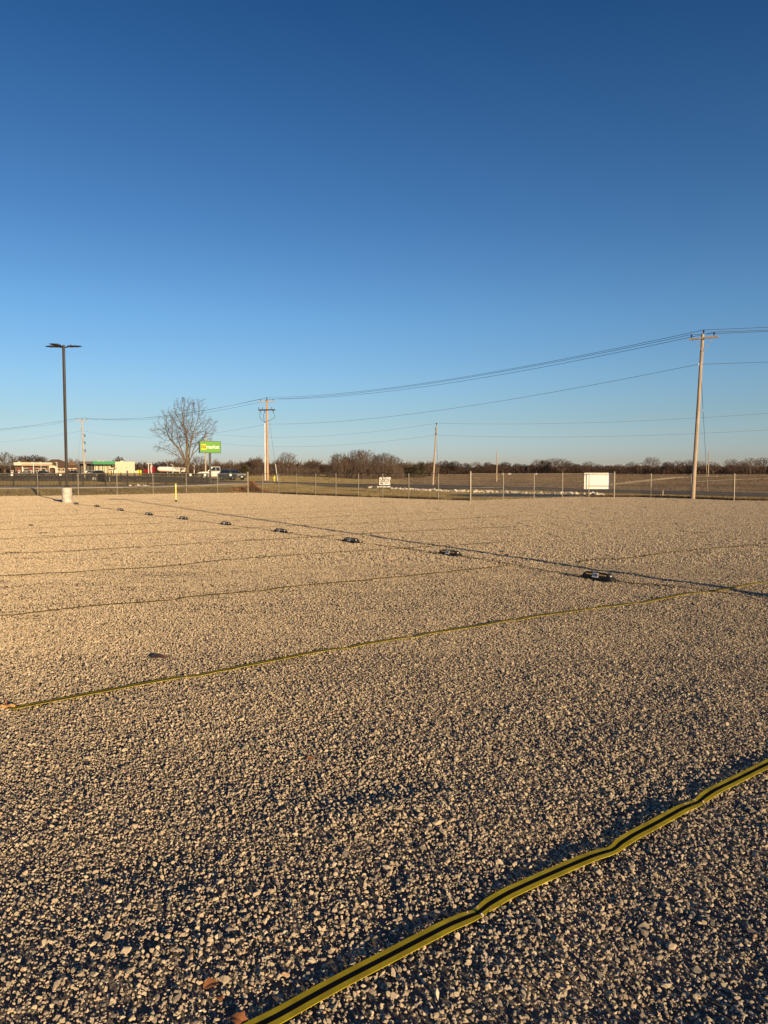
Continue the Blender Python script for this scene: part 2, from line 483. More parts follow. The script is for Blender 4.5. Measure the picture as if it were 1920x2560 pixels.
# tilled field beyond the road
rd_near = [G(640, 1207.0), G(700, 1210), G(840, 1214.5), G(1000, 1219.5), G(1176, 1224), G(1400, 1229.5), G(1627, 1236), G(1920, 1244)]
rd_far = [G(560, 1202.3), G(700, 1206.5), G(840, 1209.5), G(1000, 1212), G(1176, 1215.5), G(1400, 1220.8), G(1627, 1227.5), G(1920, 1234)]
fx = np.concatenate([np.arange(-30, 60, 1.5), np.geomspace(61, 900, 40)])
fy = np.concatenate([np.arange(52, 140, 1.2), np.geomspace(141, 700, 50)])
rfx = np.array([p.x for p in rd_far]); rfy = np.array([p.y for p in rd_far])
def field_mask(x, y):
    lim = np.interp(x, rfx, rfy, left=1e9)
    # left boundary of the field: a line that leaves the road near the tree cluster
    return (y > lim + 1.6) & (x > -4 - (y - 100) * 0.02) 
f = grid_mesh('field', fx, fy, zg, M_FIELD, 0.03, field_mask)
tag(f, kind='structure')

def strip(name, A, B, material, dz, n=14, m=3):
    """ribbon between two polylines, draped on the terrain"""
    def resamp(P, k):
        out = []
        for i in range(len(P) - 1):
            for j in range(k):
                t = j / k
                out.append((P[i][0] * (1 - t) + P[i + 1][0] * t, P[i][1] * (1 - t) + P[i + 1][1] * t))
        out.append((P[-1][0], P[-1][1]))
        return np.array(out)
    a, b = resamp(A, n), resamp(B, n)
    rows = [a * (1 - j / m) + b * (j / m) for j in range(m + 1)]
    V = np.stack(rows, 1)
    k = len(a)
    Z = zg(V[..., 0], V[..., 1]) + dz
    V3 = np.concatenate([V, Z[..., None]], -1).reshape(-1, 3)
    idx = np.arange(k * (m + 1)).reshape(k, m + 1)
    Fq = np.stack([idx[:-1, :-1], idx[1:, :-1], idx[1:, 1:], idx[:-1, 1:]], -1).reshape(-1, 4)
    o = np_mesh(name, V3, Fq, material, loops=4)
    # solidify a little so its edge is a real edge
    md = o.modifiers.new('edge', 'SOLIDIFY'); md.thickness = 0.02; md.offset = -1
    return tag(o, kind='structure')
dirn = (rd_near[-1] - rd_near[-2]).normalized()
rn = rd_near + [rd_near[-1] + dirn * 30]
rf = rd_far + [rd_far[-1] + dirn * 30]
strip('road', rn, rf, M_ASPH, 0.05)
# straw-coloured verge along the far edge of the road
vf = [p + Vector((0.7, 1.3, 0)) for p in rf]
strip('verge', rf, vf, M_STRAWEDGE, 0.045)
# side road / driveway on which the vehicles stand, running away to the left
strip('access_road', [G(640, 1207.2), G(590, 1209.5), G(545, 1211), G(470, 1209.0)], [G(560, 1202.2), G(530, 1202.0), G(500, 1201.3), G(440, 1199.5)], M_ASPH, 0.06)
SWN = [G(-250, 1224), G(0, 1223.5), G(160, 1222.3), G(300, 1221.5), G(400, 1219), G(500, 1215.5), G(580, 1213), G(660, 1210.5), G(690, 1210.2)]
SWF = [G(-250, 1218.6), G(0, 1218.4), G(160, 1217.4), G(300, 1216.8), G(400, 1214.9), G(500, 1212.2), G(580, 1209.6), G(655, 1208.2), G(672, 1208.1)]
strip('path', SWN, SWF, M_CONC, 0.07)
# parking apron in front of the filling station
strip('forecourt', [(-150, 170), (-90, 165), (-60, 160)], [(-190, 300), (-120, 300), (-84, 290)], M_ASPH, 0.05)
ST_N = [G(-200, 1202), G(0, 1202.5), G(245, 1203.5), G(400, 1205), G(545, 1205.5)]; ST_F = [G(-200, 1191), G(0, 1191), G(245, 1191), G(400, 1192.5), G(545, 1197)]
strip('street', ST_N, ST_F, M_ASPH, 0.075)
STP = [(p.x, p.y) for p in ST_N] + [(p.x, p.y) for p in reversed(ST_F)]
# pale wheel tracks across the field
strip('track', [G(1520, 1212.5), G(1627, 1202), G(1700, 1194.5), G(1800, 1190.8), G(1920, 1190), G(2100, 1189.8)],
      [G(1530, 1211.4), G(1627, 1200), G(1700, 1192.9), G(1800, 1189.6), G(1920, 1188.9), G(2100, 1188.8)], M_TRACK, 0.07)
strip('track', [G(1740, 1204.8), G(1800, 1201.5), G(1900, 1198), G(2050, 1195)], [G(1740, 1203.9), G(1800, 1200.6), G(1900, 1197.2), G(2050, 1194.3)], M_TRACK, 0.07)
strip('track', [G(1050, 1203.5), G(1200, 1202.5), G(1350, 1206), G(1500, 1209)], [G(1050, 1202.4), G(1200, 1201.6), G(1350, 1205), G(1500, 1208.2)], M_STRAWEDGE, 0.07)
strip('track', [G(1050, 1207), G(1200, 1207.5), G(1350, 1210.5), G(1460, 1213)], [G(1050, 1206.3), G(1200, 1206.8), G(1350, 1209.8), G(1460, 1212.2)], M_STRAWEDGE, 0.07)
# pond
mb = MB()
n = 40
ring = [(POND[0] + POND[2] * 0.98 * math.cos(a) * (1 + 0.06 * math.sin(3 * a)), POND[1] + POND[3] * 0.98 * math.sin(a), -0.025) for a in [2 * math.pi * k / n for k in range(n)]]
mb.add(ring, [tuple(range(n))])
w = mb.build('water', M_WATER); tag(w, kind='structure')

# ------------------------------------------------------------------ gravel lot surface
def und(x, y):
    """gentle undulation of the gravel, in metres"""
    a = np.clip((y - 0.5) / 1.0, 0, 1)
    rid = 0.020 * vnoise((x + 0.35 * y) * 0.8 + 5, (y - 0.3 * x) * 2.7 + 11) + 0.010 * vnoise((x + 0.3 * y) * 1.7 + 2, (y - 0.3 * x) * 5.5 + 1)
    return a * (rid + 0.030 * vnoise(x * 0.9, y * 0.9) + 0.022 * vnoise(x * 2.1 + 9, y * 2.1 + 4) + 0.012 * vnoise(x * 4.5 + 3, y * 4.5))
NEARY = 13.0
gx = np.arange(-14, 14.01, 0.08); gy = np.arange(0, NEARY + 1.01, 0.08)
def lotz(x, y):
    w_ = np.clip((NEARY + 0.9 - y) / 1.0, 0, 1) * np.clip(y / 1.0, 0, 1) * np.clip((13.9 - np.abs(x)) / 1, 0, 1)
    return und(x, y) * w_ - 0.012
me_near = grid_mesh('gravel_lot', gx, gy, lotz, M_LOT, 0.0)
tag(me_near, kind='structure')
# the rest of the lot as a flat polygon round that patch
bm = bmesh.new()
vs = [bm.verts.new((x, y, -0.016)) for x, y in LOT]
bm.faces.new(vs)
bmesh.ops.triangulate(bm, faces=bm.faces[:])
me = bpy.data.meshes.new('gravel_lot'); bm.to_mesh(me); bm.free()
me.materials.append(M_LOT)
o = bpy.data.objects.new('gravel_lot', me); COL.objects.link(o); o.location.z = -0.03; tag(o, kind='structure')

# rock shapes: convex hulls of random points
def rock_mesh(name, seed, npts, material):
    r = random.Random(seed)
    bm = bmesh.new()
    sx, sy, sz = 1.0, r.uniform(0.55, 0.95), r.uniform(0.36, 0.72)
    for i in range(npts):
        v = Vector((r.gauss(0, 1), r.gauss(0, 1), r.gauss(0, 1))).normalized() * r.uniform(0.42, 0.56)
        bm.verts.new((v.x * sx, v.y * sy, v.z * sz))
    res = bmesh.ops.convex_hull(bm, input=bm.verts[:])
    bmesh.ops.delete(bm, geom=[e for e in res['geom_interior'] if isinstance(e, bmesh.types.BMVert)], context='VERTS')
    me = bpy.data.meshes.new(name); bm.to_mesh(me); bm.free()
    me.materials.append(material)
    return me
rocks = bpy.data.collections.new('rock_shapes')
RK = []
for i in range(12):
    me = rock_mesh('rock_shape', 100 + i, 13 + (i % 3) * 3, M_STONE)
    ro = bpy.data.objects.new('rock_%02d' % i, me)
    rocks.objects.link(ro)
    RK.append(me)

def gn_instances(name, collection, P, rot, scl, idx):
    me = bpy.data.meshes.new(name)
    me.vertices.add(len(P)); me.vertices.foreach_set('co', np.asarray(P, np.float32).ravel())
    a = me.attributes.new('rot', 'FLOAT_VECTOR', 'POINT'); a.data.foreach_set('vector', np.asarray(rot, np.float32).ravel())
    a = me.attributes.new('scl', 'FLOAT_VECTOR', 'POINT'); a.data.foreach_set('vector', np.asarray(scl, np.float32).ravel())
    a = me.attributes.new('idx', 'INT', 'POINT'); a.data.foreach_set('value', np.asarray(idx, np.int32))
    me.update()
    o = bpy.data.objects.new(name, me); COL.objects.link(o)
    ng = bpy.data.node_groups.new(name, 'GeometryNodeTree')
    ng.interface.new_socket('Geometry', in_out='INPUT', socket_type='NodeSocketGeometry')
    ng.interface.new_socket('Geometry', in_out='OUTPUT', socket_type='NodeSocketGeometry')
    N = ng.nodes
    gi = N.new('NodeGroupInput'); go = N.new('NodeGroupOutput')
    ip = N.new('GeometryNodeInstanceOnPoints'); ci = N.new('GeometryNodeCollectionInfo')
    ci.inputs['Collection'].default_value = collection
    ci.inputs['Separate Children'].default_value = True
    ci.inputs['Reset Children'].default_value = True
    ip.inputs['Pick Instance'].default_value = True
    def na(nm, t):
        q = N.new('GeometryNodeInputNamedAttribute'); q.data_type = t; q.inputs['Name'].default_value = nm
        return q.outputs['Attribute']
    L = ng.links
    L.new(gi.outputs[0], ip.inputs['Points'])
    L.new(ci.outputs[0], ip.inputs['Instance'])
    L.new(na('idx', 'INT'), ip.inputs['Instance Index'])
    L.new(na('rot', 'FLOAT_VECTOR'), ip.inputs['Rotation'])
    L.new(na('scl', 'FLOAT_VECTOR'), ip.inputs['Scale'])
    L.new(ip.outputs[0], go.inputs[0])
    md = o.modifiers.new('scatter', 'NODES'); md.node_group = ng
    return o

rs = np.random.RandomState(11)
def coarse(x, y):
    """0 = fine compacted patch, 1 = loose coarse stone"""
    q = 0.48 + 1.7 * vnoise(x * 0.55 + 20, y * 0.42 + 3) + 1.0 * vnoise(x * 1.5 + 1, y * 1.3 + 40)
    q = q + 0.35 * np.clip((4.2 - y) / 2.5, -0.4, 1) + 0.10 * np.clip(x / 3, -1, 1)
    return np.clip(q, 0, 1)
def near_pts(dens, y0, y1, keep):
    w1 = 0.56 * y1 + 1.6
    n = int(dens * (y1 - y0) * 2 * w1)
    x = rs.uniform(-w1, w1, n); y = rs.uniform(y0, y1, n)
    k = np.abs(x) < 0.56 * y + 1.3
    x, y = x[k], y[k]
    k = rs.rand(len(x)) < keep(x, y)
    return x[k], y[k]
PP, RR, SS, II = [], [], [], []
def addrocks(x, y, smin, smax, sink, p=2.2, zoff=0.0, rel=0.36):
    n = len(x)
    s = smin + (smax - smin) * rs.rand(n) ** p
    z = und(x, y) + zoff + s * rs.uniform(-sink, rel, n)
    PP.append(np.stack([x, y, z], 1))
    RR.append(np.stack([rs.normal(0, 0.5, n), rs.normal(0, 0.5, n), rs.uniform(0, 6.283, n)], 1))
    j = rs.uniform(0.8, 1.2, (n, 3)) * s[:, None]
    SS.append(j); II.append(rs.randint(0, 12, n))
x, y = near_pts(240, 1.3, NEARY, lambda x, y: np.clip(coarse(x, y) - 0.2, 0.02, 1)); addrocks(x, y, 0.018, 0.042, 0.05, 3.2)
x, y = near_pts(3000, 1.3, NEARY, lambda x, y: 0.40 + 0.60 * coarse(x, y)); addrocks(x, y, 0.0095, 0.0235, 0.10, 1.9, rel=0.66)
x, y = near_pts(5600, 1.3, 8.5, lambda x, y: np.clip(1.25 - 0.65 * coarse(x, y) - np.clip((y - 5) / 4, 0, 0.75), 0, 1)); addrocks(x, y, 0.006, 0.013, 0.2, 1.3)
x, y = near_pts(2200, 6.5, NEARY, lambda x, y: 0.9 + 0 * x); addrocks(x, y, 0.011, 0.019, 0.15, 1.2)
# edge of the lot along the fence
n = 30000
seg = rs.randint(0, len(FALL) - 1, n); t = rs.rand(n)
ex = FA[seg, 0] * (1 - t) + FA[seg + 1, 0] * t + rs.uniform(-0.9, 0.9, n); ey = FA[seg, 1] * (1 - t) + FA[seg + 1, 1] * t - rs.uniform(-0.18, 1.6, n) ** 1
k = ey < 1e9
PP.append(np.stack([ex, ey, rs.uniform(-0.012, 0.012, n)], 1)); RR.append(np.stack([rs.normal(0, .4, n), rs.normal(0, .4, n), rs.uniform(0, 6.28, n)], 1))
SS.append(rs.uniform(0.03, 0.065, (n, 1)) * np.ones((1, 3))); II.append(rs.randint(0, 12, n))
gs = gn_instances('gravel_stones', rocks, np.concatenate(PP), np.concatenate(RR), np.concatenate(SS), np.concatenate(II))
tag(gs, 'loose crushed limestone gravel covering the foreground of the lot', 'gravel', kind='stuff')

# far gravel: one metre tiles of real stones, set out over the rest of the lot
tiles = bpy.data.collections.new('gravel_tiles')
NT = 6
for t in range(NT):
    r = np.random.RandomState(300 + t)
    nst = 2700
    V, Fc, A = [], [], []
    base = 0
    shapes = []
    for me in RK[:8]:
        co = np.empty(len(me.vertices) * 3, np.float32); me.vertices.foreach_get('co', co)
        shapes.append((co.reshape(-1, 3), np.array([tuple(p.vertices) for p in me.polygons], np.int32)))
    for i in range(nst):
        c, fc = shapes[r.randint(8)]
        s = 0.012 + 0.027 * r.rand() ** 2.2
        a, b_, g_ = r.normal(0, .9), r.normal(0, .9), r.uniform(0, 6.283)
        Rm = np.array(Matrix.Rotation(g_, 3, 'Z') @ Matrix.Rotation(a, 3, 'X') @ Matrix.Rotation(b_, 3, 'Y'))
        px, py = r.uniform(-0.5, 0.5, 2)
        zz = 0.007 * math.sin(2 * math.pi * (px + 0.5) + t) * math.cos(2 * math.pi * py) + s * r.uniform(-0.1, 0.5)
        V.append(c @ Rm.T * s + np.array([px, py, zz])); Fc.append(fc + base); base += len(c)
        A.append(np.full(len(c), r.rand()))
    me = bpy.data.meshes.new('gravel_tile')
    V = np.concatenate(V); Fc = np.concatenate(Fc); A = np.concatenate(A)
    me.vertices.add(len(V)); me.vertices.foreach_set('co', V.astype(np.float32).ravel())
    me.loops.add(Fc.size); me.loops.foreach_set('vertex_index', Fc.ravel())
    me.polygons.add(len(Fc)); me.polygons.foreach_set('loop_start', np.arange(0, Fc.size, 3, dtype=np.int32))
    me.update(calc_edges=True)
    at_ = me.attributes.new('rnd', 'FLOAT', 'POINT'); at_.data.foreach_set('value', A.astype(np.float32))
    me.materials.append(M_STONE_T)
    tiles.objects.link(bpy.data.objects.new('tile_%02d' % t, me))
TX, TY = np.meshgrid(np.arange(-45, 46, 1.0), np.arange(NEARY + 0.4, 62, 1.0))
TX, TY = TX.ravel(), TY.ravel()
k = inside(TX, TY) & (np.abs(TX) < 0.56 * TY + 4) & (dist_line(TX, TY, FALL) > 0.62)
TX, TY = TX[k], TY[k]
n = len(TX)
gf = gn_instances('gravel_bed', tiles, np.stack([TX, TY, -0.004 + 0 * TX], 1),
                  np.stack([rs.normal(0, 0.010, n), rs.normal(0, 0.010, n), rs.randint(0, 4, n) * math.pi / 2], 1), np.ones((n, 3)), rs.randint(0, NT, n))
tag(gf, 'pale sunlit gravel spread over the far part of the lot', 'gravel', kind='stuff')

# ------------------------------------------------------------------ webbing straps that mark the bays
def strap(pts, label, width=0.052, lift=0.022, pins=(), seedv=0, group=None, seg=0.035, tilt=0.0, name='marking_strap', ym=None):
    ym = ym or M_YEL
    """ribbon of yellow webbing with a black centre; pts are xy"""
    r = random.Random(seedv)
    P = [Vector((a, b)) for a, b in pts]
    # catmull-rom resampling
    out = []
    for i in range(len(P) - 1):
        p0 = P[max(i - 1, 0)]; p1 = P[i]; p2 = P[i + 1]; p3 = P[min(i + 2, len(P) - 1)]
        k = max(2, int((p2 - p1).length / seg))
        for j in range(k):
            t = j / k
            out.append(0.5 * ((2 * p1) + (p2 - p0) * t + (2 * p0 - 5 * p1 + 4 * p2 - p3) * t * t + (3 * p1 - p0 - 3 * p2 + p3) * t ** 3))
    out.append(P[-1])
    root = thing(name, (out[0].x, out[0].y, 0), 0, label, 'strap', group)
    m = len(out)
    cum = [0]
    for i in range(1, m): cum.append(cum[-1] + (out[i] - out[i - 1]).length)
    graw = np.array([float(und(p.x, p.y)) if p.y < NEARY else 0.0 for p in out])
    kw_ = max(1, int(0.28 / seg)); gsm = np.convolve(np.pad(graw, kw_, mode='edge'), np.ones(2 * kw_ + 1) / (2 * kw_ + 1), mode='valid')
    def band(u0, u1, mt, nm, dz, thick=0.0018):
        b = MB(); vs = []; fs = []
        for i, p in enumerate(out):
            d = (out[min(i + 1, m - 1)] - out[max(i - 1, 0)]).normalized()
            nrm = Vector((-d.y, d.x))
            arch = min([abs(cum[i] - q) for q in pinpos] + [9])
            h = lift * (0.30 + 0.70 * min(1, (arch / 0.16)) ** 0.6) + 0.003 * (float(vnoise(cum[i] * 1.3 + seedv, seedv * 3.1)) ) * 2
            w_ = 1.0 - 0.25 * max(0, 1 - arch / 0.07)
            for u in (u0, u1):
                q = p + nrm * u * width * w_
                z = h + gsm[i] + dz + u * width * tilt
                vs.append((q.x, q.y, z)); vs.append((q.x, q.y, z - thick))
        for i in range(m - 1):
            a = i * 4
            fs += [(a, a + 2, a + 6, a + 4), (a + 1, a + 5, a + 7, a + 3), (a, a + 4, a + 5, a + 1), (a + 2, a + 3, a + 7, a + 6)]
        b.add(vs, fs)
        return b.build(nm, mt, root, world=True)
    tot = cum[-1]
    pinpos = [q for q in pins] if pins else [r.uniform(0.6, 1.4) + 1.5 * k for k in range(int(tot / 1.5))]
    band(-0.5, -0.16, ym, 'yellow_band', 0.0)
    band(0.16, 0.5, ym, 'yellow_band', 0.0)
    band(-0.16, 0.16, M_BLK, 'black_band', 0.0002)
    return root, out, cum
s1px = [(560, 2603), (640, 2560), (694, 2534), (833, 2459), (1020, 2366), (1192, 2281), (1218, 2264), (1400, 2176), (1530, 2115), (1552, 2100), (1660, 2046), (1743, 2002), (1765, 1988), (1920, 1911), (2050, 1850), (2200, 1790)]
def gp(px, py):
    return flat(px, py, 0.020)
s1 = [gp(*p) for p in s1px]
def plen(P, k):
    return sum(math.dist(P[i], P[i + 1]) for i in range(k))
strap(s1, 'yellow and black webbing strap crossing the foreground corner, nearest of the bay straps', 0.066, 0.025, pins=[plen(s1, 5) + 0.015, plen(s1, 8) + 0.02, plen(s1, 11) + 0.02], seedv=1, group='webbing straps marking the bays')
s2px = [(30, 1770), (60, 1764), (278, 1724), (420, 1698), (567, 1674), (613, 1664), (810, 1629), (972, 1600), (1192, 1565), (1273, 1548), (1470, 1519), (1620, 1500), (1770, 1480), (1863, 1464), (1920, 1457), (2050, 1440)]
s2 = [gp(*p) for p in s2px]
strap(s2, 'long yellow and black strap running between the dark brown scrap and the nearest stop block', 0.056, 0.021, seedv=2, group='webbing straps marking the bays')
s3px = [(-150, 1552), (0, 1538), (140, 1526), (430, 1500), (700, 1470), (860, 1455), (980, 1442), (1275, 1415)]
s3 = [gp(*p) for p in s3px]
strap(s3, 'thin strap on the gravel, third from the camera, reaching the row of stop blocks', 0.055, 0.030, seedv=3, group='webbing straps marking the bays', ym=M_YEL2, seg=0.15)
s4px = [(-200, 1450), (0, 1441), (400, 1417), (600, 1397), (940, 1375), (1300, 1353)]
strap([gp(*p) for p in s4px], 'thin strap fourth from the camera, passing between the second and third stop blocks', 0.05, 0.030, seedv=4, group='webbing straps marking the bays', ym=M_YEL2, seg=0.2)
s5px = [(-200, 1396), (0, 1386), (240, 1374), (420, 1363), (640, 1351), (980, 1331), (1300, 1316)]
strap([gp(*p) for p in s5px], 'thin strap on the gravel, fifth from the camera', 0.05, 0.032, seedv=5, group='webbing straps marking the bays', ym=M_YEL2, seg=0.2)
gp = lambda px, py: flat(px, py)
STOPS = [(1495, 1448.5), (1125, 1389), (878, 1356), (702, 1331.5), (565, 1313), (459, 1299.5), (372, 1288.5), (301, 1277.5), (242, 1268), (190, 1261)]
SG = [Vector((*gp(*p), 0)) for p in STOPS]
ordn = ['sixth', 'seventh', 'eighth', 'ninth', 'tenth', 'eleventh', 'twelfth']
sdir = Vector((0.835, 0.55, 0)).normalized()
for k in range(3, 9):
    m_ = (SG[k] + SG[k + 1]) / 2
    Lr = 11 if k < 7 else 9
    pts = [(m_ + sdir * t + Vector((0.05 * math.sin(t * .8 + k), 0.07 * math.cos(t * .6 + 2 * k), 0))).xy for t in np.arange(-12, Lr, 1.5)]
    strap([tuple(p) for p in pts], 'faint strap far out on the gravel, %s from the camera' % ordn[k - 3], 0.05, 0.034, seedv=10 + k, group='webbing straps marking the bays', ym=M_YEL2, seg=0.4)
# right-hand continuations of the nearer straps
strap([flat(*p, 0.03) for p in [(1445, 1406), (1480, 1398), (1530, 1395), (1545, 1398), (1690, 1379), (1860, 1364), (2000, 1350)]], 'loose strap curling on the gravel beyond the nearest stop block, right of the pole shadow', 0.05, 0.034, seedv=31, group='webbing straps marking the bays', ym=M_YEL2, seg=0.15)
# line of webbing joining the stop blocks
cl = [gp(*p) for p in [(2020, 1515), (1860, 1492), (1770, 1480), (1660, 1466)]] + [(p.x, p.y) for p in SG]
strap(cl, 'dark strap laid along the whole row of stop blocks up to the lamp post', 0.035, 0.030, seedv=50, ym=M_BLK, seg=0.3)
# strap anchor at the left edge
c = Vector((*gp(16, 1773), 0))
t = thing('strap_anchor', c, 0.2, 'orange tag pinned by a nail at the left end of the second strap', 'anchor')
mb = MB()
for i in range(7):
    for j in range(3):
        pass
prof = [(-0.10, 0.018), (-0.05, 0.034), (0.0, 0.020), (0.05, 0.036), (0.10, 0.022)]
vs = []; fs = []
for (x_, z_) in prof:
    for (yy, dz) in ((-0.035, 0), (0.0, 0.012), (0.035, 0.004)):
        vs.append((x_, yy, z_ + dz)); vs.append((x_, yy, z_ + dz - 0.004))
for i in range(4):
    for j in range(2):
        a = i * 6 + j * 2
        fs += [(a, a + 6, a + 8, a + 2), (a + 1, a + 3, a + 9, a + 7)]
mb.add(vs, fs); mb.build('tag_plate', M_ORTAG, t); t.scale = (0.6, 0.6, 0.8)
mb = MB(); mb.lathe((0.0, 0.0, 0.0), [(0.005, 0), (0.005, 0.085), (0.013, 0.086), (0.011, 0.094)], 8); mb.build('nail', M_RUST, t)
# brown scrap
c = Vector((*gp(402, 1644), 0)); c.z = float(und(c.x, c.y))
mb = MB(); vs = []; fs = []
nn = 9
for i in range(nn):
    u = i / (nn - 1)
    wv = 0.045 * math.sin(math.pi * min(1, u * 1.3 + 0.05)) + 0.008
    h = 0.022 + 0.014 * math.sin(u * 5)
    for (s_, dz) in ((-1, 0.0), (0, 0.010), (1, 0.024)):
        vs.append(((u - .5) * 0.20, s_ * wv, h + dz)); vs.append(((u - .5) * 0.20, s_ * wv, h + dz - 0.005))
for i in range(nn - 1):
    for j in range(2):
        a = i * 6 + j * 2
        fs += [(a, a + 6, a + 8, a + 2), (a + 1, a + 3, a + 9, a + 7)]
    a = i * 6
    fs += [(a, a + 1, a + 7, a + 6), (a + 4, a + 10, a + 11, a + 5)]
fs += [(0, 2, 3, 1), (2, 4, 5, 3)]
mb.add(vs, fs); o = mb.build('wood_scrap', M_BARKBIT); o.location = c; o.rotation_euler = (0, 0, 0.1); o.scale = (0.8, 0.7, 0.7)
tag(o, 'dark brown curled scrap lying alone on the gravel behind the second strap', 'scrap')
c = Vector((*gp(77, 1315), 0))
mb = MB(); mb.tube([(-0.16, 0, 0.02), (-0.05, 0.01, 0.07), (0.06, 0, 0.06), (0.16, 0.0, 0.015)], [0.02, 0.05, 0.045, 0.01], 7)
o = mb.build('dirt_clod', M_BARKBIT); o.location = c; o.scale = (0.6, 0.6, 0.45); tag(o, 'small dark lump on the far gravel left of the row of stop blocks', 'clod')

def leaf(px, py, sz, rz_, label):
    c = Vector((*flat(px, py, 0.02), 0)); c.z = float(und(c.x, c.y)) + 0.018
    vs = []; fs = []; nn = 7
    for i in range(nn):
        u = i / (nn - 1); w_ = 0.33 * math.sin(math.pi * (0.06 + 0.9 * u)) ** 0.8 * (1 + 0.25 * math.sin(i * 2.6))
        for (sg, dz) in ((-1, 0.12), (0, 0.0), (1, 0.16)):
            z_ = (0.10 * math.sin(u * 4) + dz * w_ * 2) * sz
            vs.append(((u - .5) * sz, sg * w_ * sz, z_)); vs.append(((u - .5) * sz, sg * w_ * sz, z_ - 0.0015))
    for i in range(nn - 1):
        for j in range(2):
            a = i * 6 + j * 2; fs += [(a, a + 6, a + 8, a + 2), (a + 1, a + 3, a + 9, a + 7)]
        a = i * 6; fs += [(a, a + 1, a + 7, a + 6), (a + 4, a + 10, a + 11, a + 5)]
    mb = MB(); mb.add(vs, fs); o = mb.build('dead_leaf', M_RUST); o.location = c; o.rotation_euler = (0.15, 0.1, rz_)
    return tag(o, label, 'leaf', 'dead leaves on the gravel')
leaf(528, 2458, 0.055, 0.8, 'rusty dead leaf lying on the gravel left of the near strap')
leaf(546, 2490, 0.040, 2.2, 'small curled dead leaf just below the rusty leaf left of the near strap')
leaf(600, 2543, 0.060, -0.4, 'orange brown dead leaf touching the lower end of the near strap')
leaf(776, 1896, 0.045, 0.5, 'small yellowish leaf alone in the middle of the gravel')
# ------------------------------------------------------------------ text helper
def text_mb(body, size, depth=0.004, bold=0.0, width=None):
    cu = bpy.data.curves.new('t', 'FONT'); cu.body = body; cu.size = size; cu.extrude = depth; cu.align_x = 'CENTER'; cu.align_y = 'CENTER'
    cu.offset = bold; cu.resolution_u = 3
    o = bpy.data.objects.new('t', cu); COL.objects.link(o)
    bpy.context.view_layer.update()
    me = o.to_mesh()
    v = [tuple(q.co) for q in me.vertices]; f = [tuple(p.vertices) for p in me.polygons]
    o.to_mesh_clear()
    bpy.data.objects.remove(o); bpy.data.curves.remove(cu)
    if width:
        xs_ = [q[0] for q in v]; cw = max(xs_) - min(xs_); k = width / cw; cx = (max(xs_) + min(xs_)) / 2
        v = [((q[0] - cx) * k, q[1], q[2]) for q in v]
    return v, f
def put_text(body, size, origin, xdir, updir, material, name, parent, width=None, bold=0.0, depth=0.003):
    """flat lettering in the plane spanned by xdir and updir (parent-local)"""
    v, f = text_mb(body, size, depth, bold, width)
    xd, ud = Vector(xdir).normalized(), Vector(updir).normalized()
    nd = xd.cross(ud)
    o = Vector(origin)
    mb = MB(); mb.add([o + xd * a + ud * b + nd * c_ for a, b, c_ in v], f)
    return mb.build(name, material, parent)

# ------------------------------------------------------------------ rubber stop blocks
def stop_block():
    t = thing('parking_stop', (0, 0, 0), 0, 'x', 'parking stop', 'black rubber stop blocks in a row')
    L, W, H = 0.58, 0.15, 0.105
    hx, tx = L / 2, L / 2 - 0.085
    hy, ty = W / 2, 0.045
    V = [(-hx, -hy, 0), (hx, -hy, 0), (hx, hy, 0), (-hx, hy, 0), (-tx, -ty, H), (tx, -ty, H), (tx, ty, H), (-tx, ty, H),
         (-hx, -hy, 0.022), (hx, -hy, 0.022), (hx, hy, 0.022), (-hx, hy, 0.022)]
    mb = MB(); mb.add(V, [(0, 3, 2, 1), (4, 5, 6, 7), (0, 1, 9, 8), (1, 2, 10, 9), (2, 3, 11, 10), (3, 0, 8, 11), (8, 9, 5, 4), (9, 10, 6, 5), (10, 11, 7, 6), (11, 8, 4, 7)])
    b = mb.build('body', M_BLACKR, t)
    md = b.modifiers.new('bevel', 'BEVEL'); md.width = 0.008; md.segments = 2
    up = Vector((0, hy - ty, H - 0.022)).normalized(); xd = Vector((1, 0, 0)); nd = xd.cross(up)
    mid = Vector((0, -(hy + ty) / 2, (H + 0.022) / 2)) - Vector((0, 0, 0))
    def panel(x0, x1, u0, u1, m_, nm, off=0.003, th=0.003):
        q = MB()
        P = []
        for dd in (off, off + th):
            for (xx, uu) in ((x0, u0), (x1, u0), (x1, u1), (x0, u1)):
                P.append(mid + xd * xx + up * uu + nd * dd)
        q.add(P, [(0, 3, 2, 1), (4, 5, 6, 7), (0, 1, 5, 4), (1, 2, 6, 5), (2, 3, 7, 6), (3, 0, 4, 7)])
        return q.build(nm, m_, t)
    panel(-0.19, -0.07, 0.000, 0.022, M_AMBER, 'reflector')
    panel(0.07, 0.19, 0.000, 0.022, M_AMBER, 'reflector')
    panel(-0.058, 0.052, -0.036, 0.036, M_PLATE, 'number_plate', 0.003, 0.004)
    q = MB()
    e = Vector((hx - 0.038, -0.02, 0.072))
    q.box(e, (0.006, 0.035, 0.018), rot=Matrix.Rotation(-math.atan2(0.085, H - 0.02), 3, 'Y'))
    q.build('end_reflector', M_PLATE, t)
    q = MB(); q.box((-hx + 0.038, -0.02, 0.072), (0.006, 0.045, 0.030), rot=Matrix.Rotation(math.atan2(0.085, H - 0.02), 3, 'Y')); q.build('end_reflector', M_PLATE, t)
    for sg_ in (-1, 1):
        q = MB(); q.lathe((sg_ * (hx - 0.13), 0, H - 0.002), [(0.012, 0), (0.012, 0.005), (0.008, 0.008)], 8); q.build('bolt', M_GALV, t)
    return t, mid, up, nd
sb, smid, sup, snd = stop_block()
rowd = (SG[0] - SG[-1]).normalized()
rz = math.atan2(rowd.y, rowd.x)
